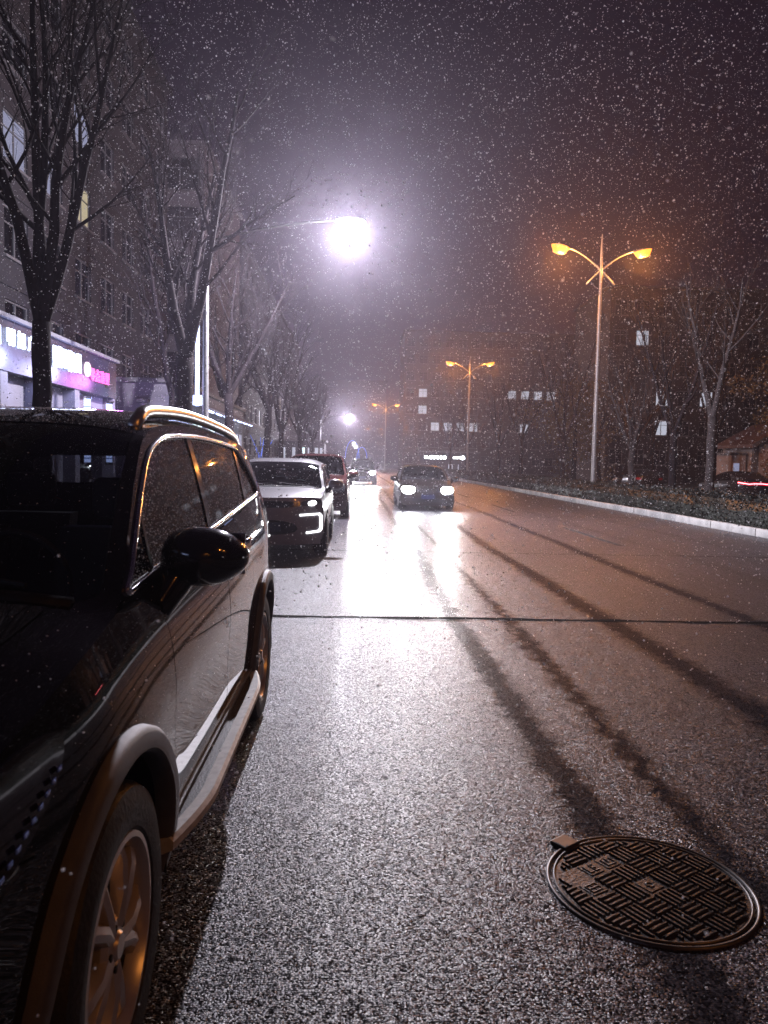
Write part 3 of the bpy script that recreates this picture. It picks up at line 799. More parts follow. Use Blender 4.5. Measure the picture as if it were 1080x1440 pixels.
def car_params(kind):
    if kind == 'suv':
        return Car(sculpt=0.013, hw=0.93, zs=0.30, rw=0.365, ra=0.435, yfa=1.345, yra=-1.345, yF=2.24, yS=1.92, yR=-2.36, cr=0.28, cowl=1.17, wtop=0.40, n=5.0,
            top=[(2.3, 0.88), (2.1, 0.99), (1.8, 1.06), (1.5, 1.11), (1.17, 1.16), (0.90, 1.335), (0.62, 1.51), (0.40, 1.615), (0.1, 1.675), (-0.5, 1.71), (-1.3, 1.685), (-1.9, 1.62), (-2.5, 1.50)],
            drop=[(2.3, 0.08), (1.7, 0.07), (1.1, 0.045), (0.7, 0.04), (0.3, 0.045), (-0.5, 0.075), (-2.5, 0.09)],
            belt=[(2.4, 1.02), (1.6, 1.07), (1.1, 1.115), (0.0, 1.185), (-1.2, 1.255), (-2.5, 1.32)], tum=0.30, tum2=0.18,
            plan=[(2.4, 0.86), (1.92, 0.945), (1.35, 0.99), (0.5, 0.995), (-0.6, 1.0), (-1.4, 0.995), (-2.0, 0.955), (-2.5, 0.90)],
            front=[(0.2, -0.06), (0.45, 0.0), (0.7, 0.0), (0.9, -0.04), (1.2, -0.14)],
            rear=[(0.2, 0.06), (0.5, 0.0), (0.8, 0.03), (1.15, 0.09), (1.4, 0.25), (1.65, 0.46)],
            bpillar=-0.14, dlo_rear=-1.66, dlo_rake=0.36, frame=0.042, pillars=[(0.80, -0.35, 0.013), (-0.08, -0.40, 0.034), (-1.08, -0.55, 0.034)],
            nose=nose_suv, tailparts=tail_plain, driver=-1, headmat='lens_clear')
    if kind == 'crossover':
        return Car(hw=0.91, zs=0.26, rw=0.335, ra=0.395, yfa=1.33, yra=-1.33, yF=2.18, yS=1.86, yR=-2.24, cr=0.28, cowl=0.98, wtop=0.12, n=5.0,
            top=[(2.3, 0.86), (2.1, 0.93), (1.7, 1.00), (1.3, 1.035), (0.98, 1.06), (0.62, 1.25), (0.30, 1.41), (0.12, 1.475), (-0.2, 1.52), (-0.7, 1.545), (-1.3, 1.52), (-1.9, 1.44), (-2.5, 1.32)],
            drop=[(2.3, 0.07), (1.7, 0.06), (1.1, 0.05), (0.7, 0.05), (0.1, 0.07), (-0.5, 0.09), (-2.5, 0.09)],
            belt=[(2.4, 0.94), (1.4, 0.99), (0.9, 1.02), (0.0, 1.06), (-1.2, 1.12), (-2.5, 1.16)], tum=0.30, tum2=0.18,
            plan=[(2.4, 0.86), (1.86, 0.945), (1.35, 0.99), (0.5, 0.995), (-0.6, 1.0), (-1.4, 0.995), (-2.0, 0.95), (-2.5, 0.90)],
            front=[(0.2, -0.06), (0.45, 0.0), (0.7, 0.0), (0.85, -0.03), (1.2, -0.14)],
            rear=[(0.2, 0.06), (0.5, 0.0), (0.8, 0.03), (1.1, 0.07), (1.3, 0.25), (1.55, 0.5)],
            bpillar=-0.2, dlo_rear=-1.6, dlo_rake=0.34, frame=0.045, pillars=[(-0.20, -0.42, 0.035), (-1.08, -0.48, 0.035)],
            nose=nose_white, tailparts=tail_plain, driver=-1, headmat='lens_clear')
    if kind in ('sedan', 'sedan_bar', 'sedan_off'):
        return Car(hw=0.90, zs=0.22, rw=0.325, ra=0.38, yfa=1.38, yra=-1.38, yF=2.24, yS=1.92, yR=-2.42, cr=0.28, cowl=0.95, wtop=0.02, n=5.0,
            top=[(2.3, 0.72), (2.1, 0.80), (1.7, 0.88), (1.3, 0.93), (0.95, 0.965), (0.62, 1.13), (0.30, 1.28), (0.02, 1.385), (-0.3, 1.43), (-0.7, 1.44), (-1.2, 1.39), (-1.8, 1.22), (-2.5, 1.04)],
            drop=[(2.3, 0.07), (1.7, 0.06), (1.1, 0.05), (0.7, 0.05), (0.1, 0.07), (-0.5, 0.09), (-2.5, 0.08)],
            belt=[(2.4, 0.82), (1.4, 0.87), (0.9, 0.90), (0.0, 0.94), (-1.2, 0.98), (-2.5, 1.0)], tum=0.36, tum2=0.22,
            plan=[(2.4, 0.85), (1.92, 0.94), (1.35, 0.99), (0.5, 0.995), (-0.6, 1.0), (-1.4, 0.99), (-2.0, 0.94), (-2.5, 0.88)],
            front=[(0.15, -0.06), (0.40, 0.0), (0.6, 0.0), (0.75, -0.05), (1.0, -0.16)],
            rear=[(0.15, 0.06), (0.45, 0.0), (0.75, 0.0), (0.98, 0.03), (1.1, 0.18), (1.3, 0.5)],
            bpillar=-0.2, dlo_rear=-1.45, dlo_rake=0.42, frame=0.04, pillars=[(-0.20, -0.42, 0.035)],
            nose=nose_plain, tailparts=tail_bar if kind == 'sedan_bar' else tail_plain, driver=-1, headmat='emit_head' if kind == 'sedan' else 'lens_clear')
    if kind in ('van', 'van_lit'):
        return Car(hw=0.92, zs=0.28, rw=0.33, ra=0.39, yfa=1.40, yra=-1.40, yF=2.28, yS=1.98, yR=-2.40, cr=0.22, cowl=1.05, wtop=0.30, n=5.5,
            top=[(2.3, 0.90), (2.1, 0.98), (1.7, 1.06), (1.3, 1.11), (1.05, 1.15), (0.75, 1.39), (0.50, 1.56), (0.30, 1.65), (-0.2, 1.71), (-1.3, 1.72), (-1.9, 1.69), (-2.5, 1.6)],
            drop=[(2.3, 0.07), (1.7, 0.06), (1.1, 0.05), (0.7, 0.05), (0.1, 0.07), (-0.5, 0.08), (-2.5, 0.08)],
            belt=[(2.4, 1.0), (1.4, 1.04), (0.9, 1.07), (0.0, 1.10), (-1.2, 1.12), (-2.5, 1.15)], tum=0.24, tum2=0.10,
            plan=[(2.4, 0.88), (1.98, 0.955), (1.35, 0.995), (0.5, 1.0), (-0.6, 1.0), (-1.4, 1.0), (-2.0, 0.97), (-2.5, 0.93)],
            front=[(0.2, -0.05), (0.45, 0.0), (0.7, 0.0), (0.9, -0.03), (1.2, -0.12)],
            rear=[(0.2, 0.04), (0.5, 0.0), (0.8, 0.01), (1.15, 0.04), (1.4, 0.10), (1.7, 0.22)],
            bpillar=-0.1, dlo_rear=-1.9, dlo_rake=0.12, frame=0.05, pillars=[(-0.10, -0.25, 0.04), (-1.15, -0.2, 0.04)],
            nose=nose_plain, tailparts=tail_plain, driver=-1, headmat='emit_head' if kind == 'van_lit' else 'lens_clear')

def head_beams(power, spot=R(150)):
    def f(root, c):
        zh = float(c.top_c(c.yF-0.1)) - 0.10
        for s in (-1, 1):
            lamp('headlight_beam', 'SPOT', root, (s*0.62, c.yF+0.06, zh), power, (0.95, 0.97, 1.0), 0.05, (R(90)-R(4), 0, 0), spot, 1.0)
    return f

# the black SUV parked beside the camera
SUV_Y = 3.085
suv_c = car_params('suv')
suv = build_car('parked_suv', 'wet black SUV with chrome window trim, silver roof rails and a step board', (-1.445, SUV_Y, 0), math.pi, suv_c, 'paint_black', hi=True, rails=True, cladding=True)
# SUV: step boards, side headlights, sleet on the panels
def suv_extras(root, c):
    for s in (-1, 1):
        xa = c.hw - 0.075; xb = c.hw + 0.070
        st = MB()
        def rr(y): return xb - max(0.0, abs(y)-0.55)**1.6*0.30
        ys = np.linspace(0.92, -0.88, 40); sec = []
        for y in ys:
            e = rr(y)
            st.v += [(s*xa, y, 0.402), (s*(e-0.045), y, 0.398), (s*(e-0.045), y, 0.350), (s*xa, y, 0.335)]
        st.f = [(i*4+k, i*4+(k+1) % 4, (i+1)*4+(k+1) % 4, (i+1)*4+k) for i in range(39) for k in range(4)] + [(0, 1, 2, 3), (156, 157, 158, 159)]
        so = st.build('step_board', 'plastic_black', root, 30)
        ed = MB()
        for y in ys:
            e = rr(y)
            ed.v += [(s*(e-0.049), y, 0.403), (s*(e-0.012), y, 0.408), (s*e, y, 0.396), (s*(e-0.002), y, 0.372), (s*(e-0.049), y, 0.352)]
        ed.f = [(i*5+k, i*5+(k+1) % 5, (i+1)*5+(k+1) % 5, (i+1)*5+k) for i in range(39) for k in range(5)] + [(0, 1, 2, 3, 4), (195, 196, 197, 198, 199)]
        ed.build('step_edge', 'step_pale', so, 40)
        fs = c.fside(s)
        hl = chaikin([(1.91, 0.78), (1.91, 0.965), (1.66, 0.985), (1.58, 0.955), (1.72, 0.85)], 2)
        ho = panel('side_headlight', hl, fs, 'lens_smoked', root, 0.03, off=0.006, rim=0.02)
        for (ya, za, yb, zb_) in ((1.88, 0.82, 1.66, 0.915), (1.90, 0.80, 1.885, 0.93)):
            for q in range(9):
                t = q/8; y = ya+(yb-ya)*t; z = za+(zb_-za)*t; x = float(c.side_x(y, z))+0.009
                MB().box((s*x-0.006, y-0.009, z-0.005), (s*x-0.001, y+0.009, z+0.005), 0.0015).build('led_glint_bead', 'led_glint_bead', ho)
suv_extras(suv, suv_c)

OCT_V = np.array([(1,0,0),(-1,0,0),(0,1,0),(0,-1,0),(0,0,1),(0,0,-1)], float)
OCT_F = np.array([(0,2,4),(2,1,4),(1,3,4),(3,0,4),(2,0,5),(1,2,5),(3,1,5),(0,3,5)])
TET_V = np.array([(1,1,1),(1,-1,-1),(-1,1,-1),(-1,-1,1)], float)*0.8
TET_F = np.array([(0,1,2),(0,3,1),(0,2,3),(1,3,2)])
def flakes_mesh(name, P, S, normals=None, mat='snowflake', tetra=False):
    """many small ragged flakes as one mesh"""
    n = len(P); BV, BF = (TET_V, TET_F) if tetra else (OCT_V, OCT_F)
    A = rng.normal(size=(n, 3)); A /= np.linalg.norm(A, axis=1)[:, None]
    B = rng.normal(size=(n, 3)); B -= A*(A*B).sum(1)[:, None]; B /= np.linalg.norm(B, axis=1)[:, None]; C = np.cross(A, B)
    if normals is not None:
        C = normals; A = np.cross(C, A); A /= np.maximum(np.linalg.norm(A, axis=1), 1e-6)[:, None]; B = np.cross(C, A)
    sc = S[:, None]*np.column_stack([rng.uniform(.7, 1.2, n), rng.uniform(.6, 1.1, n), rng.uniform(.35, .8, n) if normals is None else np.full(n, .35)])
    V = (P[:, None, :] + BV[None, :, 0:1]*(A*sc[:, 0:1])[:, None, :] + BV[None, :, 1:2]*(B*sc[:, 1:2])[:, None, :] + BV[None, :, 2:3]*(C*sc[:, 2:3])[:, None, :])
    F = (BF[None] + (np.arange(n)*len(BV))[:, None, None]).reshape(-1, 3)
    me = bpy.data.meshes.new(name); V = V.reshape(-1, 3)
    me.vertices.add(len(V)); me.vertices.foreach_set('co', V.astype(np.float32).ravel())
    me.loops.add(F.size); me.loops.foreach_set('vertex_index', F.astype(np.int32).ravel())
    me.polygons.add(len(F)); me.polygons.foreach_set('loop_start', np.arange(0, F.size, 3, dtype=np.int32)); me.polygons.foreach_set('loop_total', np.full(len(F), 3, np.int32))
    me.update(); me.validate(); me.materials.append(MATS[mat]); return me
def scatter_on(objs, dens, lo, hi, sel=None):
    PP, NN = [], []
    for o in objs:
        me = o.data
        for t in me.polygons:
            if len(t.vertices) != 3: continue
            k = rng.poisson(t.area*dens)
            if not k: continue
            a, b, c_ = (np.array(me.vertices[i].co) for i in t.vertices)
            for _ in range(k):
                u, v = rng.random(2)
                if u+v > 1: u, v = 1-u, 1-v
                p = a + (b-a)*u + (c_-a)*v; nn = np.array(t.normal)
                if sel is None or sel(p, nn): PP.append(p + nn*0.001); NN.append(nn)
    P = np.array(PP); Nn = np.array(NN); S = lo*(hi/lo)**(rng.random(len(P))**2.2)
    return P, S, Nn
def sleet_on(root):
    kids = [o for o in root.children if o.type == 'MESH']
    side = [o for o in kids if o.name.startswith('side_window')]
    topp = [o for o in kids if o.name.split('.')[0] in ('hood', 'windscreen', 'body_edge')]
    roof = [o for o in kids if o.name.split('.')[0] == 'roof']
    door = [o for o in kids if o.name.split('.')[0] in ('front_door', 'rear_door', 'rear_fender', 'front_fender', 'window_frame')]
    parts = [scatter_on(side, 8000, 0.0012, 0.0050), scatter_on(topp, 330, 0.0008, 0.0042), scatter_on(roof, 6500, 0.0008, 0.0036), scatter_on(door, 420, 0.0006, 0.0024)]
    P = np.vstack([q[0] for q in parts]); S = np.concatenate([q[1] for q in parts]); Nn = np.vstack([q[2] for q in parts])
    stuff(link('sleet_grains', flakes_mesh('sleet_grains', P, S, Nn), root))
sleet_on(suv)

# ------------------------------------------------------------------ other cars
build_car('parked_crossover', 'white crossover with one low beam and bracket-shaped daytime lights parked behind the black SUV', (-1.36, 11.75+2.18, 0), math.pi, car_params('crossover'), 'paint_white')
build_car('parked_car', 'dark red car parked behind the white crossover', (-1.10, 19.8+2.24, 0), math.pi, car_params('van'), 'paint_darkred')
build_car('parked_van', 'silver van parked behind the dark red car', (-1.75, 30.5, 0), math.pi, car_params('van'), 'paint_silver', far=True)
build_car('oncoming_sedan', 'dark sedan driving with glaring headlights over the wet lane', (2.27, 24.1+2.24, 0), math.pi, car_params('sedan'), 'paint_brown', lights=head_beams(HEAD_W))
build_car('oncoming_car', 'distant car with glaring headlights following behind the dark sedan', (0.42, 52.0, 0), math.pi, car_params('van_lit'), 'paint_darkgrey', far=True, lights=head_beams(HEAD_W*3.0))
build_car('braking_car', 'dark car with a red light bar across its tail on the service road', (18.6, 37.3, -0.01), 0.0, car_params('sedan_bar'), 'paint_darkgrey')
build_car('service_road_car', 'brown car parked ahead of the braking car on the service road', (17.3, 47.0, -0.01), 0.0, car_params('sedan_off'), 'paint_brown', far=True)

# ------------------------------------------------------------------ manhole cover
def manhole(x, y, rz):
    root = empty('manhole_cover', (x, y, -0.003), rz); tag(root, 'round cast iron manhole cover with basket-weave ribs set in the wet road', 'manhole')
    MB().lathe([(0.366, 0.001), (0.364, 0.009), (0.358, 0.012), (0.352, 0.010), (0.348, 0.003)], 'z', 72).build('frame_ring', 'iron_edge', root, True)
    MB().lathe([(0.0005, 0.006), (0.335, 0.006), (0.340, 0.004), (0.342, 0.001)], 'z', 72).build('cover_plate', 'cast_iron', root)
    rm = MB().lathe([(0.331, 0.005), (0.333, 0.011), (0.338, 0.011), (0.340, 0.005)], 'z', 72).build('rim_bead', 'iron_edge', root, True)
    T = 0.094; bars = {}
    plates = [(-2, 1), (-1, 2), (0, 2), (0, 0), (-2, 2)]
    for i in range(-4, 5):
        for j in range(-4, 5):
            if (i, j) in plates: continue
            for q in range(4):
                o = (q-1.5)*T/4.0
                along = (i + j) % 2 == 0
                cx, cy_ = i*T, j*T
                # shorten the bar at the edge of the round cover
                pts = [(cx + (t if along else o), cy_ + (o if along else t)) for t in np.linspace(-T*0.47, T*0.47, 13)]
                ok = [k for k, (a, b) in enumerate(pts) if math.hypot(a, b) < 0.320]
                if len(ok) < 4: continue
                L = (ok[-1]-ok[0])/12*T*0.94; mid = (np.array(pts[ok[0]]) + np.array(pts[ok[-1]]))/2
                key = round(L, 3)
                if key not in bars:
                    w = 0.0068
                    m = MB().add([(-L/2, -w, 0.004), (L/2, -w, 0.004), (L/2, w, 0.004), (-L/2, w, 0.004), (-L/2+.003, -w*.55, 0.0135), (L/2-.003, -w*.55, 0.0135), (L/2-.003, w*.55, 0.0135), (-L/2+.003, w*.55, 0.0135)],
                                 [(4, 5, 6, 7), (0, 1, 5, 4), (1, 2, 6, 5), (2, 3, 7, 6), (3, 0, 4, 7)])
                    bars[key] = m.mesh('rib', 'cast_iron')
                link('rib', bars[key], root, (mid[0], mid[1], 0), (0, 0, 0 if along else math.pi/2))
    # raised name plates with worn characters
    for (i, j, kind) in ((-2, 1, 0), (-1, 2, 1), (0, 2, 2), (0, 0, 3)):
        cx, cy_ = i*T, j*T
        pl = MB().box((cx-0.036, cy_-0.036, 0.004), (cx+0.036, cy_+0.036, 0.009), 0.002).build('name_plate', 'cast_iron', root)
        strokes = {0: [(-.024,-.02,-.024,.02),(-.024,.02,.024,.02),(.024,.02,.024,-.02),(-.024,0,.024,0),(-.024,-.02,.024,-.02),(0,-.02,0,.02)],
                   1: [(-.024,.02,-.024,-.02),(-.024,-.02,-.004,-.02),(.006,.02,.024,.02),(.006,0,.024,0),(.006,-.02,.024,-.02),(.006,.02,.006,-.02)],
                   2: [(-.02,.02,-.02,-.02),(-.02,-.02,.022,-.02),(.022,-.02,.022,.016),(0,.02,0,-.006)],
                   3: [(.014*math.cos(a), .014*math.sin(a), .014*math.cos(a+.8), .014*math.sin(a+.8)) for a in np.arange(0, 6.2, .785)]}[kind]
        m = MB()
        for (x0, y0, x1, y1) in strokes: m.tube([(cx+x0, cy_+y0, 0.009), (cx+x1, cy_+y1, 0.009)], 0.0035, 6)
        m.build('raised_lettering', 'iron_edge', pl)
    hg = MB().box((-0.045, 0.335, 0.003), (0.045, 0.415, 0.020), 0.006).build('hinge_tab', 'iron_edge', root)
    hg.rotation_euler = (0, 0, R(5))
    return root
manhole(1.08, 2.63, R(32))

# ------------------------------------------------------------------ street lamps
def double_lamp_meshes():
    D = {}
    D['pole'] = MB().lathe([(0.16, 0.0), (0.16, 0.05), (0.105, 0.06), (0.10, 1.0), (0.085, 5.5), (0.062, 10.6), (0.045, 11.0), (0.02, 11.45), (0.001, 11.46)], 'z', 16).mesh('pole', 'pole_metal', 35)
    def arm(s):
        pts = []
        for t in np.linspace(0, 1, 14):
            x = -0.62 + 2.10*t; z = 9.30 + 1.55*math.sin(t*1.30)**0.95 if t > 0 else 9.30
            pts.append((s*x, 0.0, z))
        return pts
    for s, nm in ((-1, 'arm_l'), (1, 'arm_r')):
        D[nm] = MB().tube(arm(s), [0.045]*7+[0.035]*7, 8).mesh('arm', 'pole_metal', True)
        D[nm+'b'] = MB().tube([(s*-0.45, 0, 9.42), (s*-0.25, 0, 9.2), (0, 0, 9.08)], 0.018, 6).mesh('brace', 'pole_metal', True)
    return D
DL = double_lamp_meshes(); DH = None
def head_mesh():
    h = MB(); n = 10; prof = []
    for i in range(n+1):
        t = i/n; x = t*0.70; w = 0.06 + 0.12*math.sin(min(1, t*1.15)*math.pi*0.62); z = 0.05 + 0.06*math.sin(t*math.pi)
        for (a, b) in ((-w, 0.0), (-w*0.8, z*0.75), (0, z), (w*0.8, z*0.75), (w, 0.0)): h.v.append((x, a, b))
    h.f = [(i*5+k, i*5+k+1, (i+1)*5+k+1, (i+1)*5+k) for i in range(n) for k in range(4)] + [(0, 1, 2, 3, 4), tuple(n*5+k for k in range(5))]
    lens = MB(); m = 12
    lens.v = [(0.40 + 0.26*math.cos(a), 0.13*math.sin(a), 0.0) for a in np.linspace(0, 2*math.pi, m, endpoint=False)] + [(0.40 + 0.16*math.cos(a), 0.08*math.sin(a), -0.075) for a in np.linspace(0, 2*math.pi, m, endpoint=False)]
    lens.f = [(k, (k+1) % m, m+(k+1) % m, m+k) for k in range(m)] + [tuple(m+k for k in range(m))]
    return h.mesh('lamp_head', 'pole_dark', True), lens
HM, LENS = head_mesh(); LENS_O = LENS.mesh('lens', 'emit_orange', True); LENS_W = LENS.mesh('lens', 'emit_lamp', True)
def double_lamp(x, y, rz, label, energy, group='double-armed orange street lamps', tilt=0.0):
    root = empty('street_lamp', (x, y, 0.1), rz); tag(root, label, 'street lamp', group)
    link('pole', DL['pole'], root)
    for s, nm in ((-1, 'arm_l'), (1, 'arm_r')):
        link('arm', DL[nm], root); link('brace', DL[nm+'b'], root)
        h = link('lamp_head', HM, root, (s*1.42, 0, 10.74), (0, R(-12), 0 if s > 0 else math.pi))
        link('lens', LENS_O, h, (-0.2, 0, 0), None, (1.6, 2.4, 3.6))  # oversized lens, the lamp's glowing blob put into its shape
        lamp('lamp_light', 'POINT', root, (s*1.80, 0, 10.34), energy*(1.0 if s < 0 else 0.75), ORANGE, 0.10)
    return root
double_lamp(10.45, 33.6, R(4), 'tall pale double-armed street lamp with orange light behind the kerb hedge', ORANGE_W*1.3)
double_lamp(10.4, 72.0, R(-3), 'double-armed orange street lamp further along the hedge, before the far lit windows', ORANGE_W*1.3)
double_lamp(4.6, 126.0, 0, 'faint double-armed orange street lamp where the road bends away', ORANGE_W*1.3)
double_lamp(10.5, -5.0, 0, 'double-armed orange street lamp reflected in the black SUV mirror', ORANGE_W*0.25)
double_lamp(10.5, -42.0, 0, 'double-armed orange street lamp standing furthest back along the hedge', ORANGE_W*0.2)

def white_lamp(x, y, reach, h, label, energy, r=0.09):
    root = empty('street_lamp', (x, y, 0.12)); tag(root, label, 'street lamp')
    MB().lathe([(0.17, 0), (0.17, 0.04), (r*1.1, 0.05), (r, 2.0), (r*0.72, h-0.9), (r*0.6, h-0.6)], 'z', 14).build('pole', 'pole_dark', root, 35)
    pts = [(0, 0, h-0.75)] + [(reach*t, 0, h-0.65+0.65*math.sin(t*math.pi/2)) for t in np.linspace(0.06, 0.9, 10)]
    MB().tube(pts, [r*0.5]+[0.03]*10, 8).build('arm', 'arm_dark', root, True)
    hd = link('lamp_head', HM, root, (reach*0.88, 0, h-0.02), (0, 0, 0)); link('lens', LENS_W, hd, (-0.2, 0, 0), None, (1.5, 2.2, 3.0))  # lens enlarged well past a real one, its shape standing in for glare
    lamp('lamp_light', 'POINT', root, (reach*0.88+0.4, 0, h-0.40), energy, COOLW, 0.12)
    return root
wl = white_lamp(-3.98, 20.4, 3.75, 7.62, 'street lamp with a dazzling white light reaching over the road', WHITE_LAMP_W)
bn = MB().box((-0.42, -0.02, 2.75), (-0.125, 0.02, 4.95), 0.01).build('banner_light', 'emit_tube', wl)
bn.scale = (0.35, 1, 1); bn.location = (-0.12, 0, 0)
white_lamp(-4.6, 97.0, 3.6, 7.2, 'distant white street lamp over the far lane', WHITE_LAMP_W*1.2)

# ------------------------------------------------------------------ trees
def grow_tree(seed, h, r0, fork, nl, spread, levels=3, twig=1.0):
    r = random.Random(seed); trunk = MB(); br = MB()
    def branch(p, d, L, rad, lev, mb, sides):
        n = max(4, int(5 + (3 if lev == 0 else 0))); pts = [p.copy()]; rads = [rad]; dirs = [d.copy()]
        q = p.copy(); dd = d.copy()
        for i in range(n):
            w = 0.10 if lev == 0 else 0.16
            dd = (dd + Vector((r.uniform(-w, w), r.uniform(-w, w), r.uniform(-w*0.4, w) + (0.05 if lev < 2 else 0.03)))).normalized()
            q = q + dd*(L/n); t = (i+1)/n
            pts.append(q.copy()); rads.append(max(0.0028, rad*(1 - 0.82*t))); dirs.append(dd.copy())
        mb.tube(pts, rads, sides, False)
        if lev >= levels: return
        k = (8, 6, 5)[min(lev, 2)] if lev < 3 else 3
        k = max(2, int(k*twig))
        for j in range(k):
            t = 0.22 + 0.74*(j + r.random())/k; i = min(int(t*n), n-1)
            bp = pts[i].lerp(pts[i+1], t*n-i); bd = dirs[i]
            ax = bd.orthogonal(); ax.rotate(Matrix.Rotation(r.uniform(0, 6.283), 3, bd))
            nd = bd.copy(); nd.rotate(Matrix.Rotation(R(r.uniform(22, 52)), 3, ax))
            branch(bp, nd, L*r.uniform(0.32, 0.55)*(1.05-0.35*t), max(0.003, rads[i]*r.uniform(0.38, 0.6)), lev+1, mb, 4 if lev == 0 else 3)
    lean = Vector((r.uniform(-.04, .04), r.uniform(-.04, .04), 1)).normalized()
    pts = [Vector((0, 0, -0.05))]; rads = [r0*1.45]
    for i in range(1, 8):
        t = i/7; pts.append(Vector((lean.x*fork*t + r.uniform(-.02, .02), lean.y*fork*t + r.uniform(-.02, .02), fork*t))); rads.append(r0*(1.15 if i == 1 else 1.0 - 0.12*t))
    trunk.tube(pts, rads, 12)
    a0 = r.uniform(0, 6.28)
    for k in range(nl):
        a = a0 + 2*math.pi*k/nl + r.uniform(-.35, .35); sp = R(spread*r.uniform(0.55, 1.2))
        d = Vector((math.sin(sp)*math.cos(a), math.sin(sp)*math.sin(a), math.cos(sp)))
        branch(pts[-1] - Vector((0, 0, r0*0.6)), d, (h-fork)*r.uniform(0.75, 1.05), r0*(0.62 if nl > 2 else 0.72), 0, br, 7)
    return trunk, br
TREES = {}
def tree_kind(key, bark, **kw):
    t, b = grow_tree(**kw); TREES[key] = (t.mesh('trunk', bark, True), b.mesh('crown', bark, True, fix=False))
tree_kind('A', 'bark', seed=11, h=8.6, r0=0.125, fork=3.05, nl=5, spread=15, levels=3, twig=1.25)
tree_kind('B', 'bark', seed=23, h=9.5, r0=0.215, fork=3.6, nl=3, spread=26, levels=3, twig=1.3)
tree_kind('C', 'bark', seed=31, h=8.0, r0=0.15, fork=3.4, nl=4, spread=30, levels=3, twig=1.2)
tree_kind('D', 'bark_pale', seed=47, h=8.5, r0=0.16, fork=3.1, nl=2, spread=17, levels=3)
tree_kind('E', 'bark_pale', seed=53, h=6.0, r0=0.14, fork=2.2, nl=7, spread=30, levels=2, twig=1.3)
tree_kind('F', 'bark', seed=61, h=11, r0=0.18, fork=3.4, nl=4, spread=22, levels=3)
def tree(key, x, y, label, rz=0.0, sc=1.0, group=None, z=0.12):
    root = empty('street_tree', (x, y, z), rz); root.scale = (sc, sc, sc); tag(root, label, 'tree', group)
    link('trunk', TREES[key][0], root); link('crown', TREES[key][1], root); return root
tree('A', -4.0, 9.95, 'slim bare tree with upright branches in front of the advertising shop signs', 2.6)
tree('B', -3.85, 17.0, 'thick dark forked tree beside the white lamp pole', 0.4)
tree('C', -4.0, 24.3, 'dark bare tree standing before the bright canopy shop', 1.0)
tree('C', -4.0, 33.6, 'bare tree standing by the blue lights fence', 2.4, 1.05)
ORD = ('first', 'second', 'third', 'fourth', 'fifth', 'sixth')
g = 'bare trees far along the left pavement'
for i, (x, y, k, s) in enumerate([(-4.2, 43, 'F', .85), (-3.9, 52, 'C', .9), (-4.4, 61, 'F', .8), (-4.0, 70, 'C', .95), (-4.8, 80, 'F', .8), (-5.5, 92, 'C', 1.0)]):
    tree(k, x, y, ORD[i] + ' bare tree past the blue-lit fence on the shop pavement', i*1.3, s, g)
g2 = 'bare trees behind the shops'
tree('F', -6.2, 26.3, 'tall bare tree rising at the blank end wall of the canopy shop', 0.0, 1.0, g2)
tree('F', -7.6, 45.6, 'tall bare tree rising between the canopy shop and the bar fence', 2.1, 1.1, g2)
tree('D', 11.75, 25.2, 'pale tree with two slender forks in front of the braking car', 1.35)
tree('F', 11.75, 28.2, 'leaning bare tree between the two-fork tree and the pale lamp pole', 0.6, 0.8)
tree('E', 11.7, 32.4, 'low pollarded tree with a broom of thin shoots by the pale lamp pole', 0.2, 1.0)
g3 = 'bare trees along the service road'
SRV = ['bare tree next past the pale lamp pole along the hedge', 'second bare tree past the pale lamp pole along the hedge', 'third bare tree past the pale lamp pole along the hedge',
       'bare tree next past the second orange lamp along the hedge', 'bare tree at the far end of the hedge before the lettered shop', 'bare tree behind the dry-leaved tree, far side of the service road',
       'wide bare tree right before the dark apartment block', 'bare tree on the service road verge left of the brick gatehouse']
for i, (x, y, k, s) in enumerate([(11.9, 44, 'F', .85), (11.8, 55, 'C', .95), (11.9, 64, 'F', .85), (12.0, 84, 'C', 1.0), (12.0, 98, 'F', 0.9), (22.5, 58, 'F', 1.1), (23, 72, 'C', 1.2), (20.5, 43.5, 'F', 0.95)]):
    tree(k, x, y, SRV[i], i*0.9, s, g3)
# trees that kept their dry leaves
def leafy(x, y, h, rad, n, seed, label, group=None):
    root = empty('leafy_tree', (x, y, 0)); tag(root, label, 'tree', group); r_ = np.random.default_rng(seed)
    MB().tube([(0, 0, 0), (0.05, 0, h*0.4), (0, 0.05, h*0.85)], [0.2, 0.15, 0.04], 8).build('trunk', 'bark', root, True)
    cl = r_.normal(size=(46, 3))*np.array([rad*.5, rad*.5, h*.20]) + np.array([0, 0, h*.60])
    P = cl[r_.integers(0, 46, n)] + r_.normal(size=(n, 3))*rad*0.17
    me = bpy.data.meshes.new('crown'); u = r_.normal(size=(n, 3)); u /= np.linalg.norm(u, axis=1)[:, None]
    w = np.cross(u, r_.normal(size=(n, 3))); w /= np.linalg.norm(w, axis=1)[:, None]; s_ = r_.uniform(.05, .11, n)[:, None]
    V = np.stack([P-u*s_, P+w*s_*.6, P+u*s_, P-w*s_*.6], 1).reshape(-1, 3)
    me.from_pydata(V.tolist(), [], np.arange(4*n).reshape(n, 4).tolist()); me.materials.append(MATS['dry_leaf']); link('crown', me, root)
leafy(14.8, 52, 8.5, 2.6, 7000, 1, 'rounded tree with dry brown leaves left of the pale lamp pole')
leafy(23.5, 40, 7.5, 2.4, 7000, 2, 'tree with dry brown leaves rising behind the brick gatehouse')

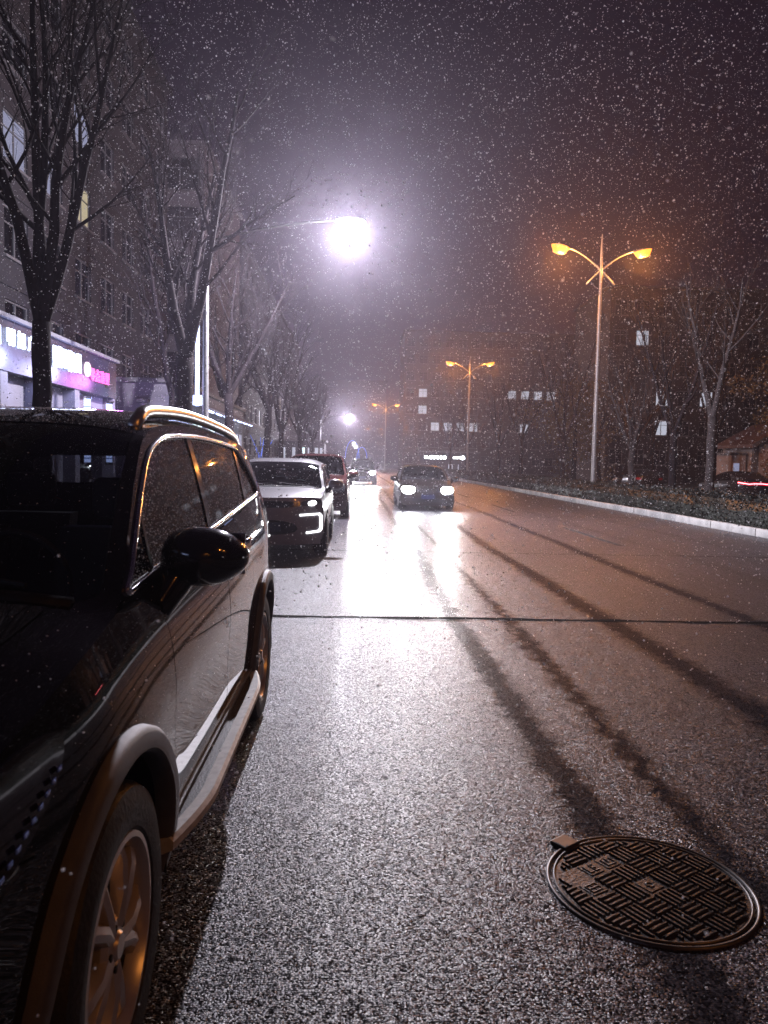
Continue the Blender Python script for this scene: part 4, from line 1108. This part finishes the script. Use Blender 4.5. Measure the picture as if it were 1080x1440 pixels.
# hedge along the right kerb
def hedge():
    root = empty('hedge', (10.2, 6.0, 0.1)); tag(root, 'long dark clipped hedge growing behind the right kerb', 'hedge')
    core = MB()
    ys = np.linspace(0, 100, 200); r_ = np.random.default_rng(5)
    for y in ys:
        a, b, c_ = r_.normal(size=3)*0.03
        core.v += [(-0.75+a, y, 0), (-0.80+b, y, 0.42+c_), (-0.60+a, y, 0.62+b), (0.6+c_, y, 0.62+a), (0.8, y, 0.4), (0.75, y, 0)]
    core.f = [(i*6+k, i*6+k+1, (i+1)*6+k+1, (i+1)*6+k) for i in range(199) for k in range(5)]
    stuff(core.build('twig_mass', 'hedge_leaf', root, False))
    n = 60000; t = r_.random(n)
    Y = (r_.random(n)**1.6)*100; side = r_.integers(0, 3, n)
    X = np.where(side == 0, -0.80 + r_.normal(size=n)*.04, r_.uniform(-.8, .8, n)); Z = np.where(side == 0, r_.uniform(0.05, .62, n), .64 + np.abs(r_.normal(size=n))*.06)
    P = np.column_stack([X, Y, Z]); u = r_.normal(size=(n, 3)); u /= np.linalg.norm(u, axis=1)[:, None]
    w = np.cross(u, r_.normal(size=(n, 3))); w /= np.linalg.norm(w, axis=1)[:, None]; s_ = (r_.uniform(.016, .034, n)*(1+Y/60))[:, None]
    V = np.stack([P-u*s_, P+w*s_*.6, P+u*s_, P-w*s_*.6], 1).reshape(-1, 3)
    me = bpy.data.meshes.new('leaves'); me.from_pydata(V.tolist(), [], np.arange(4*n).reshape(n, 4).tolist()); me.materials.append(MATS['hedge_leaf'])
    stuff(link('leaves', me, root))
hedge()

# ------------------------------------------------------------------ buildings
WIN = {}
def window_meshes(w, h, fmat):
    k = (w, h, fmat)
    if k not in WIN:
        f = MB(); t = 0.055
        f.box((-w/2, 0.06, 0), (w/2, 0.13, t)); f.box((-w/2, 0.06, h-t), (w/2, 0.13, h))
        for x in (-w/2, -t/2, w/2-t): f.box((x, 0.063, t), (x+t, 0.127, h-t))
        f.box((-w/2+t, 0.066, h*0.66), (-t/2, 0.124, h*0.66+t*.8)); f.box((t/2, 0.066, h*0.66), (w/2-t, 0.124, h*0.66+t*.8))
        sill = MB().box((-w/2-0.08, -0.10, -0.09), (w/2+0.08, 0.05, -0.002))
        WIN[k] = (f.mesh('window', fmat), {m: MB().add([(-w/2, .10, 0), (w/2, .10, 0), (w/2, .10, h), (-w/2, .10, h)], [(0, 1, 2, 3)]).mesh('pane', m, fix=False) for m in ('glass_house', 'win_cool', 'win_warm', 'win_far')}, sill.mesh('sill', 'trim_pale'))
    return WIN[k]
def block(name, label, cat, x, y, rz, W, D, floors, fh, ncol, ww, wh, wall, base=0.0, lit=None, z0=0.0, fmat='window_frame', parapet=0.6, sidewin=False):
    """a building whose facade looks along local -y; lit maps (col, floor) to a pane material"""
    root = empty(name, (x, y, z0), rz); tag(root, label, cat); lit = lit or {}
    H = base + floors*fh + parapet; m = MB()
    xs = [0.0]; pitch = W/ncol
    for c_ in range(ncol): xs += [(c_+.5)*pitch - ww/2, (c_+.5)*pitch + ww/2]
    xs.append(W); zs = [0.0]
    for f_ in range(floors): zs += [base + f_*fh + 0.9, base + f_*fh + 0.9 + wh]
    zs.append(H)
    idx = {}
    def vid(i, j, d=0.0):
        k = (i, j, d)
        if k not in idx: idx[k] = len(m.v); m.v.append((xs[i], d, zs[j]))
        return idx[k]
    for i in range(len(xs)-1):
        for j in range(len(zs)-1):
            hole = i % 2 == 1 and j % 2 == 1
            if not hole: m.f.append((vid(i, j), vid(i+1, j), vid(i+1, j+1), vid(i, j+1)))
            else:
                a = [(i, j), (i+1, j), (i+1, j+1), (i, j+1)]
                for q in range(4):
                    p, r_ = a[q], a[(q+1) % 4]; m.f.append((vid(*p), vid(*r_), vid(*r_, .22), vid(*p, .22)))
    m.build('wall', wall, root, fix=False)
    sh = MB().add([(0, 0, 0), (0, D, 0), (W, D, 0), (W, 0, 0), (0, 0, H), (0, D, H), (W, D, H), (W, 0, H)], [(0, 1, 5, 4), (1, 2, 6, 5), (2, 3, 7, 6)]).build('side_wall', wall, root, fix=False)
    MB().box((0.1, 0.24, 0.1), (W-0.1, 0.30, H-0.2)).build('dark_rooms', 'room_dark', root)
    MB().box((-0.25, -0.25, H), (W+0.25, D+0.25, H+0.22)).build('roof', wall, root)
    for f_ in range(floors):
        if f_ and f_ % 1 == 0: MB().box((-0.02, -0.05, base+f_*fh-0.05), (W+0.02, -0.002, base+f_*fh+0.10)).build('floor_band', wall, root)
        for c_ in range(ncol):
            fm, pm, sm = window_meshes(ww, wh, fmat)
            wo_ = link('window', fm, root, ((c_+.5)*pitch, 0, base + f_*fh + 0.9))
            link('pane', pm[lit.get((c_, f_), 'glass_house')], wo_); link('sill', sm, wo_)
    return root
# left: apartment block behind the shops, its flank set back from the road
block('apartment_block', 'dark apartment block with bright windows above the shop signs', 'building', -11.0, 9.0, R(90), 36, 10, 7, 2.9, 12, 1.75, 1.55, 'wall_grey', base=1.0,
      lit={(5, 3): 'win_cool', (6, 3): 'win_cool', (7, 3): 'win_warm', (7, 4): 'win_cool'})
block('apartment_tower', 'pale-framed apartment building rising behind the blank purple wall', 'building', -18.5, 48.0, 0, 9.0, 14, 6, 2.9, 3, 2.3, 1.95, 'wall_pale', base=2.3)
block('terrace_block', 'long dark apartment block along the far left pavement', 'building', -9.5, 64.0, R(90), 60, 10, 6, 2.9, 18, 1.6, 1.5, 'wall_grey', base=1.0, lit={(3, 1): 'win_far', (9, 2): 'win_warm'})
# right
block('apartment_slab', 'dark apartment block with a few lit windows behind the service road', 'building', 24.4, 75.0, 0, 44, 12, 6, 2.9, 20, 1.3, 1.5, 'wall_plaster', base=0.9,
      lit={(2, 2): 'win_far', (1, 4): 'win_far', (4, 2): 'win_far', (2, 1): 'win_far', (8, 3): 'win_warm'})
block('far_apartments', 'far apartment block facing down the road with a row of four lit windows', 'building', 8.0, 135.0, 0, 36, 14, 8, 2.9, 16, 1.5, 1.5, 'wall_plaster', base=0.5,
      lit={(1, 4): 'win_far', (2, 2): 'win_far', (3, 2): 'win_far', (4, 2): 'win_far', (8, 4): 'win_far', (9, 4): 'win_far', (10, 4): 'win_far', (11, 4): 'win_far', (9, 2): 'win_far', (5, 2): 'win_far', (1, 3): 'win_far'})
block('far_houses', 'dark far apartment block closing the view at the road bend', 'building', -34, 165.0, 0, 40, 12, 6, 2.9, 16, 1.5, 1.5, 'wall_grey', base=0.5, lit={(10, 1): 'win_far', (6, 3): 'win_far'})

# shop row with lit signs
def shop_row():
    root = empty('shop_row', (-7.5, 4.0, 0.13)); tag(root, 'single-storey row of shops with glowing signs behind the black SUV', 'shop')
    L = 20.3                                         # runs along +y
    MB().box((-3.4, 0, 3.15), (0.0, L, 4.25)).build('fascia', 'sign_back', root)
    MB().box((-3.5, -0.1, 4.252), (0.10, L+0.1, 4.34)).build('roof', 'trim_pale', root)
    MB().box((-3.3, 0.02, 0), (-3.1, L-0.02, 3.14)).build('back_wall', 'wall_grey', root)
    MB().box((-3.05, L-0.22, 0), (-0.02, L-0.01, 3.14)).build('end_wall', 'wall_pale', root)
    for y in (0.0, 4.4, 8.8, 12.6, 14.5, 16.9):
        MB().box((-0.5, y, 0), (-0.03, y+0.35, 3.146)).build('pillar', 'wall_pale', root)
    # shop fronts: shutters, glass, doors
    def front(y0, y1, mat, name, z1=3.14, z0=0.0, x=-0.35): return MB().box((x-0.06, y0, z0), (x, y1, z1)).build(name, mat, root)
    for y0, y1 in ((0.36, 4.39), (4.76, 8.79)):
        f = front(y0, y1, 'wall_grey', 'roller_shutter')
        for k in range(10): MB().box((-0.352, y0+0.02, 0.1+k*0.30), (-0.325, y1-0.02, 0.13+k*0.30)).build('shutter_slat', 'wall_grey', f)
    f = front(9.16, 12.59, 'glass_house', 'shop_window', 2.5, 0.5); MB().box((-0.41, 9.16, 0), (-0.33, 12.59, 0.49)).build('stall_riser', 'wall_grey', f)
    MB().box((-0.41, 9.16, 2.51), (-0.33, 12.59, 3.14)).build('transom_panel', 'wall_pale', root)
    for y0 in (10.35, 11.05, 11.6): MB().box((-1.6, y0, 0.4), (-1.55, y0+0.42, 2.35)).build('lit_poster', 'win_cool', root)
    front(12.96, 14.49, 'wall_grey', 'shop_door', 2.4); MB().box((-0.41, 12.96, 2.41), (-0.33, 14.49, 3.14)).build('transom_panel', 'wall_pale', root)
    front(14.86, 16.1, 'wall_pale', 'wall_panel', 3.14); MB().box((-0.34, 15.2, 0), (-0.30, 16.0, 2.45)).build('orange_door', 'door_orange', root)
    front(16.11, 16.89, 'wall_pale', 'wall_panel', 3.14)
    front(17.26, L-0.24, 'glass_house', 'shop_window', 2.6, 0.3); MB().box((-0.41, 17.26, 2.61), (-0.33, L-0.24, 3.14)).build('transom_panel', 'wall_pale', root)
    # railing before the dark shop
    for k in range(14): MB().tube([(0.6, 9.3+k*0.14, 0.0), (0.6, 9.3+k*0.14, 2.35)], 0.012, 5).build('railing_bar', 'pole_dark', root)
    for z in (0.3, 2.33): MB().tube([(0.6, 9.2, z), (0.6, 11.3, z)], 0.016, 6).build('railing_rail', 'pole_dark', root)
    def ch(body, y, z, size, mat, nm):
        me = text_mesh(body, size, 0.02, mat, bold=0.004)
        o = link(nm, me, root, (0.045, y, z-0.13), (R(90), 0, R(90))); return o
    # advertising shop
    for body, y in (('\u660e', 12.95), ('\u65ed', 13.48), ('\u5e7f', 14.02), ('\u544a', 14.55)):
        ch(body, y, 3.99, 0.40, 'emit_sign', 'sign_character')
    MB().box((0.02, 12.12, 3.66), (0.06, 12.46, 4.05)).build('sign_character', 'emit_sign', root)
    # blown-out white sign: a row of dense characters
    MB().box((0.005, 15.15, 3.60), (0.05, 17.15, 4.03)).build('sign_board', 'sign_back', root)
    for k in range(6):
        y = 15.2 + k*0.33
        MB().box((0.052, y, 3.54 + 0.02*(k % 3)), (0.075, y+0.26, 4.06 + 0.02*(k % 2)), 0.01).build('sign_character', 'emit_sign', root)
    # barber: round logo, magenta characters, two lit poles
    MB().lathe([(0.001, 0.07), (0.19, 0.07), (0.20, 0.05), (0.20, 0.01)], 'x', 24, (0, 17.68, 3.76)).build('round_logo', 'emit_logo', root)
    for body, y in (('\u96f6', 18.06), ('\u70b9', 18.48), ('\u9020', 18.90), ('\u578b', 19.32)):
        ch(body, y, 3.77, 0.37, 'emit_magenta', 'sign_character')
    for y in (17.35, 19.2):
        p = MB().tube([(0.14, y, 1.2), (0.14, y, 2.92)], 0.085, 14).build('barber_pole', 'emit_tube', root, True)
        for z in (1.13, 2.92): MB().tube([(0.14, y, z), (0.14, y, z+0.07)], 0.11, 14).build('pole_cap', 'chrome', p)
        for k in range(8): MB().lathe([(0.087, 0), (0.0885, 0.015), (0.087, 0.03)], 'z', 14, (0.14, y, 1.3+k*0.2)).build('pole_band', 'emit_blue', p)
    for y, c_, w_ in ((13.3, (0.45, 0.52, 1.0), 130), (16.1, (0.50, 0.55, 1.0), 150), (18.6, (0.80, 0.25, 0.95), 70), (20.0, (0.48, 0.40, 1.0), 160)):
        lamp('sign_fill_light', 'POINT', root, (0.55, y, 3.5 if y < 19 else 2.2), w_, c_, 0.25)  # added point lights without fixtures, strengthening the blue-violet glow around the signs
    return root
shop_row()
def back_shop():
    root = empty('corner_shop', (-7.5, -14.0, 0.13)); tag(root, 'low shop with a cold blue light strip opposite the SUV bonnet', 'shop')
    MB().box((-4, 0, 0), (-0.3, 13.5, 4.2)).build('wall', 'wall_grey', root)
    MB().box((-0.29, 0.6, 2.9), (-0.1, 12.8, 3.5)).build('light_strip', 'emit_tube', root)
    MB().box((-0.28, 1.0, 0.4), (-0.2, 12.2, 2.6)).build('shop_window', 'glass_house', root)
    MB().box((-4.2, -0.2, 4.202), (0.05, 13.7, 4.34)).build('roof', 'trim_pale', root)
back_shop()

def canopy_shop():
    root = empty('canopy_shop', (-6.45, 28.0, 0.13)); tag(root, 'shop with a blank purple-lit end wall and a bright canopy', 'shop')
    MB().box((-6.0, 0, 0), (0, 16, 4.05)).build('wall', 'wall_pale', root)
    MB().box((-6.1, -0.12, 4.052), (0.12, 16.1, 4.20)).build('roof', 'trim_pale', root)
    cp = MB().add([(0.01, 1.5, 3.55), (0.01, 15.5, 3.55), (1.25, 15.5, 3.05), (1.25, 1.5, 3.05), (0.01, 1.5, 3.63), (0.01, 15.5, 3.63), (1.25, 15.5, 3.13), (1.25, 1.5, 3.13)],
                  [(0, 1, 2, 3), (4, 7, 6, 5), (0, 3, 7, 4), (3, 2, 6, 7), (2, 1, 5, 6), (1, 0, 4, 5)]).build('canopy', 'wall_pale', root)
    for k in range(7): MB().tube([(0.62, 2.4+k*1.9, 3.24), (0.62, 3.5+k*1.9, 3.24)], 0.05, 8).build('canopy_light', 'emit_tube', cp)
    for k in range(5):
        f = MB().box((0.005, 1.9+k*2.7, 0.5), (0.06, 4.2+k*2.7, 2.7)).build('shop_window', 'win_shop' if k in (0, 1, 3) else 'win_cool', root)
        MB().box((0.062, 2.95+k*2.7, 0.5), (0.09, 3.03+k*2.7, 2.7)).build('mullion', 'window_frame', f)
    MB().box((0.3, 5.2, 0), (0.9, 6.0, 1.9), 0.03).build('green_kiosk', 'green_box', root)
    MB().tube([(-1.15, -0.35, 0), (-1.15, -0.35, 3.3)], 0.06, 10).build('drain_pipe', 'pole_metal', root)
    MB().box((-1.35, -0.5, 3.3), (-0.95, -0.15, 3.42), 0.02).build('pipe_hood', 'trim_pale', root)
    MB().box((-0.2, -0.15, 3.28), (0.9, 0.0, 3.62)).build('light_box', 'emit_tube', root)
    return root
canopy_shop()
def fence():
    root = empty('bar_fence', (-6.9, 46.5, 0.13)); tag(root, 'white bar fence lit blue beside the canopy shop', 'fence')
    for k in range(13): MB().tube([(k*0.16, 0, 0), (k*0.16, 0, 2.2)], 0.025, 6).build('bar', 'trim_pale', root)
    for z in (0.3, 2.15): MB().box((-0.05, -0.02, z), (2.0, 0.02, z+0.06)).build('rail', 'trim_pale', root)
    MB().box((-1.6, -0.05, 0), (-0.25, 0.05, 2.7)).build('panel', 'trim_pale', root)
    r2 = empty('light_tree', (-5.9, 47.6, 0.13)); tag(r2, 'small tree wrapped in blue string lights behind the bar fence', 'light decoration')
    MB().tube([(0, 0, 0), (0.03, 0, 1.6)], [0.05, 0.03], 6).build('trunk', 'bark', r2)
    r_ = random.Random(4)
    for k in range(9):
        a = r_.uniform(0, 6.28); L = r_.uniform(.5, 1.0)
        MB().tube([(0.02, 0, 1.1+k*0.06), (L*.5*math.cos(a), L*.5*math.sin(a), 1.7+k*.1), (L*math.cos(a), L*math.sin(a), 2.2+k*.13)], [0.02, 0.014, 0.012], 5).build('light_string', 'emit_blue', r2)
fence()
def arch_light():
    root = empty('light_arch', (-0.1, 95.0, 0.0)); tag(root, 'blue wire-light hoops standing at the far end of the road', 'light decoration')
    for cx, rx, zt in ((-0.45, 0.85, 4.1), (0.75, 0.62, 3.3)):
        MB().tube([(cx + rx*math.cos(a), 0, 1.9 + (zt-1.9)*math.sin(a)) for a in np.linspace(0, math.pi, 16)], 0.035, 6).build('light_hoop', 'emit_blue', root, True)
    for x in (-1.3, 0.4, 1.37): MB().tube([(x, 0, 0), (x, 0, 1.95)], 0.05, 6).build('post', 'pole_dark', root)
arch_light()
def far_shop():
    root = empty('far_shop', (9.2, 112.0, 0.0)); tag(root, 'low shop beyond the sedan with a small white lettered sign', 'shop')
    MB().box((0, 0, 0), (8.5, 6, 3.1)).build('wall', 'wall_grey', root); MB().box((-0.2, -0.3, 3.102), (8.7, 6.2, 3.3)).build('roof', 'trim_pale', root)
    MB().box((0.7, -0.1, 2.2), (1.05, -0.02, 2.6)).build('sign_character', 'emit_white', root)
    MB().box((1.05, -0.1, 2.2), (1.3, -0.02, 2.36)).build('sign_character', 'emit_white', root)
    for k in range(5): MB().lathe([(0.24, -0.10), (0.24, -0.02), (0.10, -0.02), (0.10, -0.10), (0.24, -0.10)], 'y', 14, (1.62+k*0.5, 0, 2.38)).build('sign_character', 'emit_white', root)
    MB().box((4.9, -0.1, 2.25), (6.0, -0.02, 2.5)).build('sign_character', 'emit_white', root)
    MB().lathe([(0.001, -0.10), (0.28, -0.10), (0.28, -0.02)], 'y', 16, (6.3, 0, 2.38)).build('sign_character', 'emit_white', root)
    for x in (4.2, 4.7, 5.6): MB().box((x, -0.05, 0.6), (x+0.14, -0.02, 1.4)).build('lit_window', 'win_far', root)
    r2 = empty('shop_arcade', (-9.0, 90.0, 0.13)); tag(r2, 'row of bright distant shop windows on the left pavement', 'shop')
    MB().box((0, 0, 0), (5.2, 5, 3.6)).build('wall', 'wall_grey', r2); MB().box((-0.2, -0.2, 3.602), (5.4, 5.2, 3.8)).build('roof', 'trim_pale', r2)
    for k, (x, w) in enumerate(((0.3, .4), (1.5, .35), (2.2, .75), (3.3, .35), (4.1, .4), (4.7, .3))):
        MB().box((x, -0.06, 0.5), (x+w, -0.01, 2.9)).build('shop_window', 'win_far' if k != 2 else 'win_shop', r2)
far_shop()
def gatehouse():
    root = empty('gatehouse', (23.6, 45.0, -0.01)); tag(root, 'small brick gatehouse with a gabled roof behind the braking car', 'gatehouse')
    W, e, r_ = 4.4, 3.05, 4.25
    MB().prism([(0.15, 0), (W-0.15, 0), (W-0.15, e), (W/2, r_-0.12), (0.15, e)], 'y', 0.0, 4.2).build('wall', 'brick_wall', root)
    for s in (0, 1):
        a = (-0.30, e-0.22) if s == 0 else (W+0.30, e-0.22); b = (W/2, r_)
        MB().prism([a, b, (b[0], b[1]+0.20), (a[0], a[1]+0.20)], 'y', -0.35, 4.5).build('roof_slope', 'tile_roof', root)
        MB().prism([(a[0], a[1]-0.06), (b[0], b[1]-0.06), (b[0], b[1]+0.215), (a[0], a[1]+0.215)], 'y', -0.42, -0.352).build('barge_board', 'trim_pale', root)
    MB().box((-0.02, -0.06, 0), (0.26, 0.2, e-0.05)).build('corner_pier', 'trim_pale', root)
    MB().box((1.5, -0.03, 0), (2.5, -0.002, 2.1)).build('door', 'room_dark', root)
    an = MB().box((-0.95, 0.8, 0), (-0.05, 3.4, 2.4)).build('side_annex', 'brick_wall', root)
    MB().box((-1.05, 0.7, 2.402), (0.0, 3.5, 2.55)).build('annex_roof', 'trim_pale', root)
    MB().box((-0.80, 0.77, 0.6), (-0.45, 0.797, 1.9)).build('annex_window', 'win_cool', an)
gatehouse()

# ------------------------------------------------------------------ falling snow and haze
def flake_box(n, lo, hi): return rng.uniform(lo, hi, (n, 3))
NA, NB, NC = 100000, 80000, 800
P = np.vstack([flake_box(NA, (-6.5, 0, 0.02), (6.5, 12, 9)), flake_box(NB, (-14, -2, 0.02), (16, 34, 16)), flake_box(NC, (-1.6, 0.8, 0.3), (2.2, 3.2, 3.6))])
S = np.concatenate([0.0022*(4.6**(rng.random(NA)**1.9)), 0.0052*(3.0**(rng.random(NB)**1.9)), 0.0024*(2.6**rng.random(NC))])
keep = np.linalg.norm(P - np.array([0, 0, CAM_H]), axis=1) > 0.8
keep &= ~((np.abs(P[:, 0]+1.445) < 0.98) & (P[:, 1] > 0.6) & (P[:, 1] < 5.6) & (P[:, 2] < 1.75))
P, S = P[keep], S[keep]
dist = np.linalg.norm(P - np.array([0, 0, CAM_H]), axis=1)
S = np.minimum(S, 0.0016 + 0.0011*dist)
near = dist < 9.0
fm = flakes_mesh('falling_snow', P[~near], S[~near], tetra=True); fn = flakes_mesh('falling_snow', P[near], S[near])
bm = bmesh.new(); bm.from_mesh(fm); bm.from_mesh(fn); bm.to_mesh(fm); bm.free(); bpy.data.meshes.remove(fn)
stuff(link('falling_snow', fm))

hz = MB().box((-130, -60, -1.2), (150, 300, 46)).build('haze', 'snowflake')
hm = bpy.data.materials.new('haze_air'); hm.use_nodes = True; hm.node_tree.nodes.clear()
ho = hm.node_tree.nodes.new('ShaderNodeOutputMaterial'); pvn = hm.node_tree.nodes.new('ShaderNodeVolumePrincipled')
pvn.inputs['Color'].default_value = (0.88, 0.80, 0.97, 1); pvn.inputs['Density'].default_value = 0.0012; pvn.inputs['Anisotropy'].default_value = 0.78
hm.node_tree.links.new(pvn.outputs[0], ho.inputs['Volume'])
hz.data.materials.clear(); hz.data.materials.append(hm); stuff(hz)
